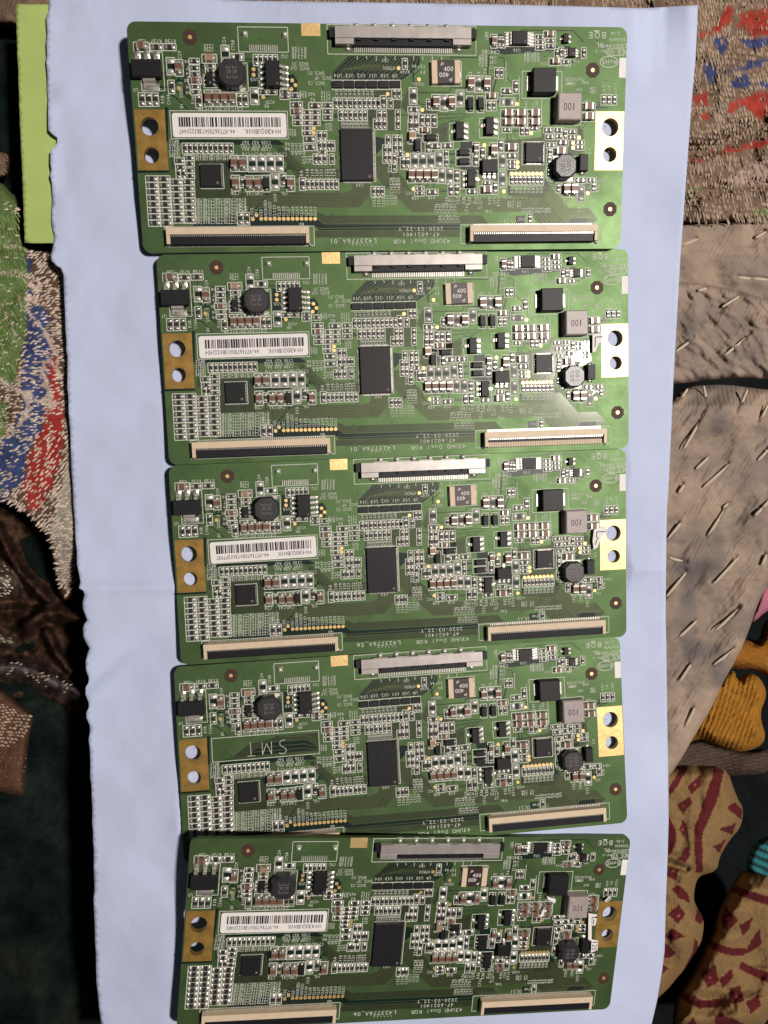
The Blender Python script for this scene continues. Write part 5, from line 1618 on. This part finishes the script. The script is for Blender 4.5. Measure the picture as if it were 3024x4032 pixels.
def build_board(bi):
    root = bpy.data.objects.new('circuit_board', None)
    COL.objects.link(root)
    l, r = POSES[bi]
    root.location = [v * MM for v in l]
    root.rotation_euler = [math.radians(v) for v in r]
    thing(root, LABELS[bi], 'circuit board', 'five circuit boards in a column on the paper')
    place('laminate', PANEL, root, (0, 0))
    place('mounting_pad', PAD_L, root, (0, 0))
    place('mounting_pad', PAD_R5 if bi == 4 else PAD_R, root, (0, 0))
    for bo in BORES:
        place('plated_bore', bo, root, (0, 0))
    place('contact_pad', PAD_T, root, (0, 0))
    place('silkscreen', SILK, root, (0, 0), kind='stuff')
    place('lot_code', LOT[bi], root, (0, 0))
    place('edge_mark', EDGE, root, (0, 0))
    place('trace', TRACE, root, (0, 0), kind='stuff')
    rb = random.Random(100 + bi)
    for p in TESTS:
        place('test_point', TEST, root, p)
    for p in FIDS:
        place('fiducial', FID, root, p, PI / 8)
    for k, o, p in COMP:
        if bi == 3 and k in 'Cc' and rb.random() < .06:
            k = 'P'
        place(CNAME[k], CHIPS[(k, rb.randrange(3))], root, p, (0 if o == 'h' else PI / 2) + (PI if rb.random() < .5 else 0) + rb.gauss(0, .022))
    if bi != 3:
        c = bl(904.5, 496)
        s = place('label_sticker', STICKER, root, c, math.radians([0, .3, .8, 0, -.4][bi]))
        place('barcode_print', STK[bi], s, (0, 0))

    def ic(kind, p, leads, rz=0.0, name='integrated_circuit'):
        o = place(name, IC[kind], root, p, rz)
        for lk, x, y, a in leads:
            place('lead', LEADM[lk], o, (x, y), math.radians(a))
        return o
    ic('sot223', tp('A', 325, 645), [('big', -1.95, 1.6, 90), ('big', 0, 1.6, 90), ('big', 1.95, 1.6, 90), ('tab', .3, -1.6, -90)], 0, 'voltage_regulator')
    ic('so8', tp('B', 305, 705), [('so', 1.45, y, 0) for y in (1.75, .6, -.58, -1.75)] + [('so', -1.45, y, 180) for y in (1.75, .6, -.58, -1.75)])
    ic('so8w', tp('D', 215, 240), [('so', 1.6, y, 0) for y in (.95, .32, -.32, -.95)] + [('so', -1.6, y, 180) for y in (.95, .32, -.32, -.95)])
    ic('sot6', tp('A', 1110, 765), [('fine', .65, y, 0) for y in (.85, 0, -.85)] + [('fine', -.65, y, 180) for y in (.85, 0, -.85)])
    ic('dpak', tp('C', 1045, 1405), [('sot', .85, y, 0) for y in (1.15, 0, -1.15)] + [('sot', -.85, 0, 180)], 0, 'transistor')
    ic('dpak', tp('C', 1420, 1345), [('sot', .85, y, 0) for y in (1.2, 0, -1.2)] + [('sot', -.85, .2, 180)], 0, 'transistor')
    ic('dpak', tp('G', 1185, 535), [('sot', -.85, y, 180) for y in (1.2, 0, -1.2)] + [('sot', .85, 0, 0)], 0, 'transistor')
    ic('dpakw', tp('G', 1415, 380), [('sot', x, -1.3, -90) for x in (-1.1, 0, 1.1)] + [('sot', 0, 1.1, 90)], 0, 'transistor')
    ic('mini', tp('D', 795, 240), [('fine', .5, .5, 0), ('fine', .5, -.5, 0), ('fine', -.5, 0, 180)], 0, 'transistor')
    ic('msop', tp('D', 868, 415), [('fine', .75, y, 0) for y in (.55, -.0, -.55)] + [('fine', -.75, y, 180) for y in (.55, 0, -.55)])
    for i in range(6):
        place('integrated_circuit', IC['arr'], root, bl(1329.5 + i * 45.4, 335.5))
    for me, pn, c in ((QFP, QFP_P, bl(1404, 615)), (QA, QA_P, tp('E', 1120, 500)), (QB, QB_P, tp('H', 385, 205))):
        o = place('processor' if me is QFP else 'integrated_circuit', me, root, c)
        place('pins', pn, o, (0, 0), kind='stuff')
    place('inductor', IND_A, root, tp('A', 1400, 720))
    place('inductor', IND_B, root, tp('H', 745, 400))
    place('inductor', IND_C, root, tp('D', 800, 1135))
    place('rectifier', DIO, root, tp('D', 500, 800), rb.gauss(0, .01))
    place('rectifier', DIO2, root, tp('H', 985, 345))
    place('fuse', FUSE, root, tp('C', 878, 672), rb.gauss(0, .012))
    # connectors
    for me4, x, y in ((FPC_L, 939.5, 928), (FPC_R2 if bi == 1 else FPC_R, 2092, 917)):
        c = bl(x, y)
        o = place('ribbon_connector', me4[0], root, c)
        place('flap', me4[1], o, (0, 0))
        place('contacts', me4[2], o, (0, 0), kind='stuff')
        place('solder_foot', me4[3], o, (0, 0))
    c = bl(1589, 175)
    o = place('display_connector', SHELL, root, c)
    place('body', LVB, o, (0, 0))
    place('pins', LVP, o, (0, 0), kind='stuff')
    for i in range(6):
        place('solder_tab', BLOB, o, (-hw + 4.6 + i * 3.85, 3.35))
    place('bare_pins', CN2P, root, bl(1038, 191), kind='stuff')
    place('solder_tab', BLOB, root, tp('A', 1545, 180))
    place('solder_tab', BLOB, root, tp('B', 455, 190))
    # scraps of white sticker
    def px5(l, b, ox, oy, k):
        return [blb(b, ox + x / k, oy + y / k) for x, y in l]
    k2, k3, k5 = (1, 1900, 980, 2.698), (2, 1900, 1780, 2.765), (4, 1800, 3280, 2.37)
    scraps = {1: [(px5([(1150, 915), (1262, 903), (1255, 990), (1218, 1010), (1192, 1080), (1168, 1110), (1150, 1100)], *k2), [px5([(1180, 945), (1258, 940)], *k2), px5([(1180, 945), (1176, 1050)], *k2)], None)],
              2: [(px5([(1195, 835), (1250, 815), (1335, 800), (1322, 872), (1275, 920), (1258, 965), (1232, 1030), (1192, 1052), (1180, 960)], *k3), [px5([(1225, 862), (1318, 856)], *k3), px5([(1225, 862), (1222, 925)], *k3), px5([(1240, 920), (1205, 1000)], *k3)], None)],
              4: [(px5([(1208, 718), (1287, 730), (1284, 747), (1237, 755), (1232, 975), (1200, 975)], *k5), [], None), (px5([(1243, 760), (1285, 766), (1270, 832), (1238, 835)], *k5), [px5([(1256, 775), (1250, 825)], *k5)], None),
                  (px5([(1232, 962), (1294, 975), (1287, 1062), (1225, 1087)], *k5), [], ('120', px5([(1262, 1020)], *k5)[0])), (px5([(820, 562), (907, 588), (896, 628), (833, 592)], *k5), [], None),
                  (px5([(728, 748), (760, 735), (800, 658), (830, 668), (816, 702), (782, 750)], *k5), [], None), (px5([(1360, 600), (1405, 560), (1422, 580), (1380, 614)], *k5), [px5([(1378, 606), (1410, 574)], *k5)], None)]}
    for P, marks, word in scraps.get(bi, []):
        m = MB()
        if sum(P[i][0] * P[(i + 1) % len(P)][1] - P[(i + 1) % len(P)][0] * P[i][1] for i in range(len(P))) < 0:
            P = P[::-1]
        zt = 1.0
        r = delaunay_2d_cdt([Vector(q) for q in P], [(i, (i + 1) % len(P)) for i in range(len(P))], [], 1, 1e-6)
        m.v += [(v.x, v.y, zt) for v in r[0]]
        for f in r[2]:
            m.f.append(tuple(f)); m.m.append(0); m.s.append(False)
        for i in range(len(P)):
            u, v = P[i], P[(i + 1) % len(P)]
            m.quad([(u[0], u[1], zt - .1), (v[0], v[1], zt - .1), (v[0], v[1], zt), (u[0], u[1], zt)], 0)
        for u, v in marks:
            m.strip(u, v, .2, zt + .03, 1)
        if word:
            text(m, word[0], word[1][0], word[1][1], 1.3, 270, zt + .03, 1, .55)
        place('sticker_scrap', m.mesh('sticker_scrap', [M['white'], M['ink']]), root, (0, 0))
    return root


for bi in range(5):
    build_board(bi)
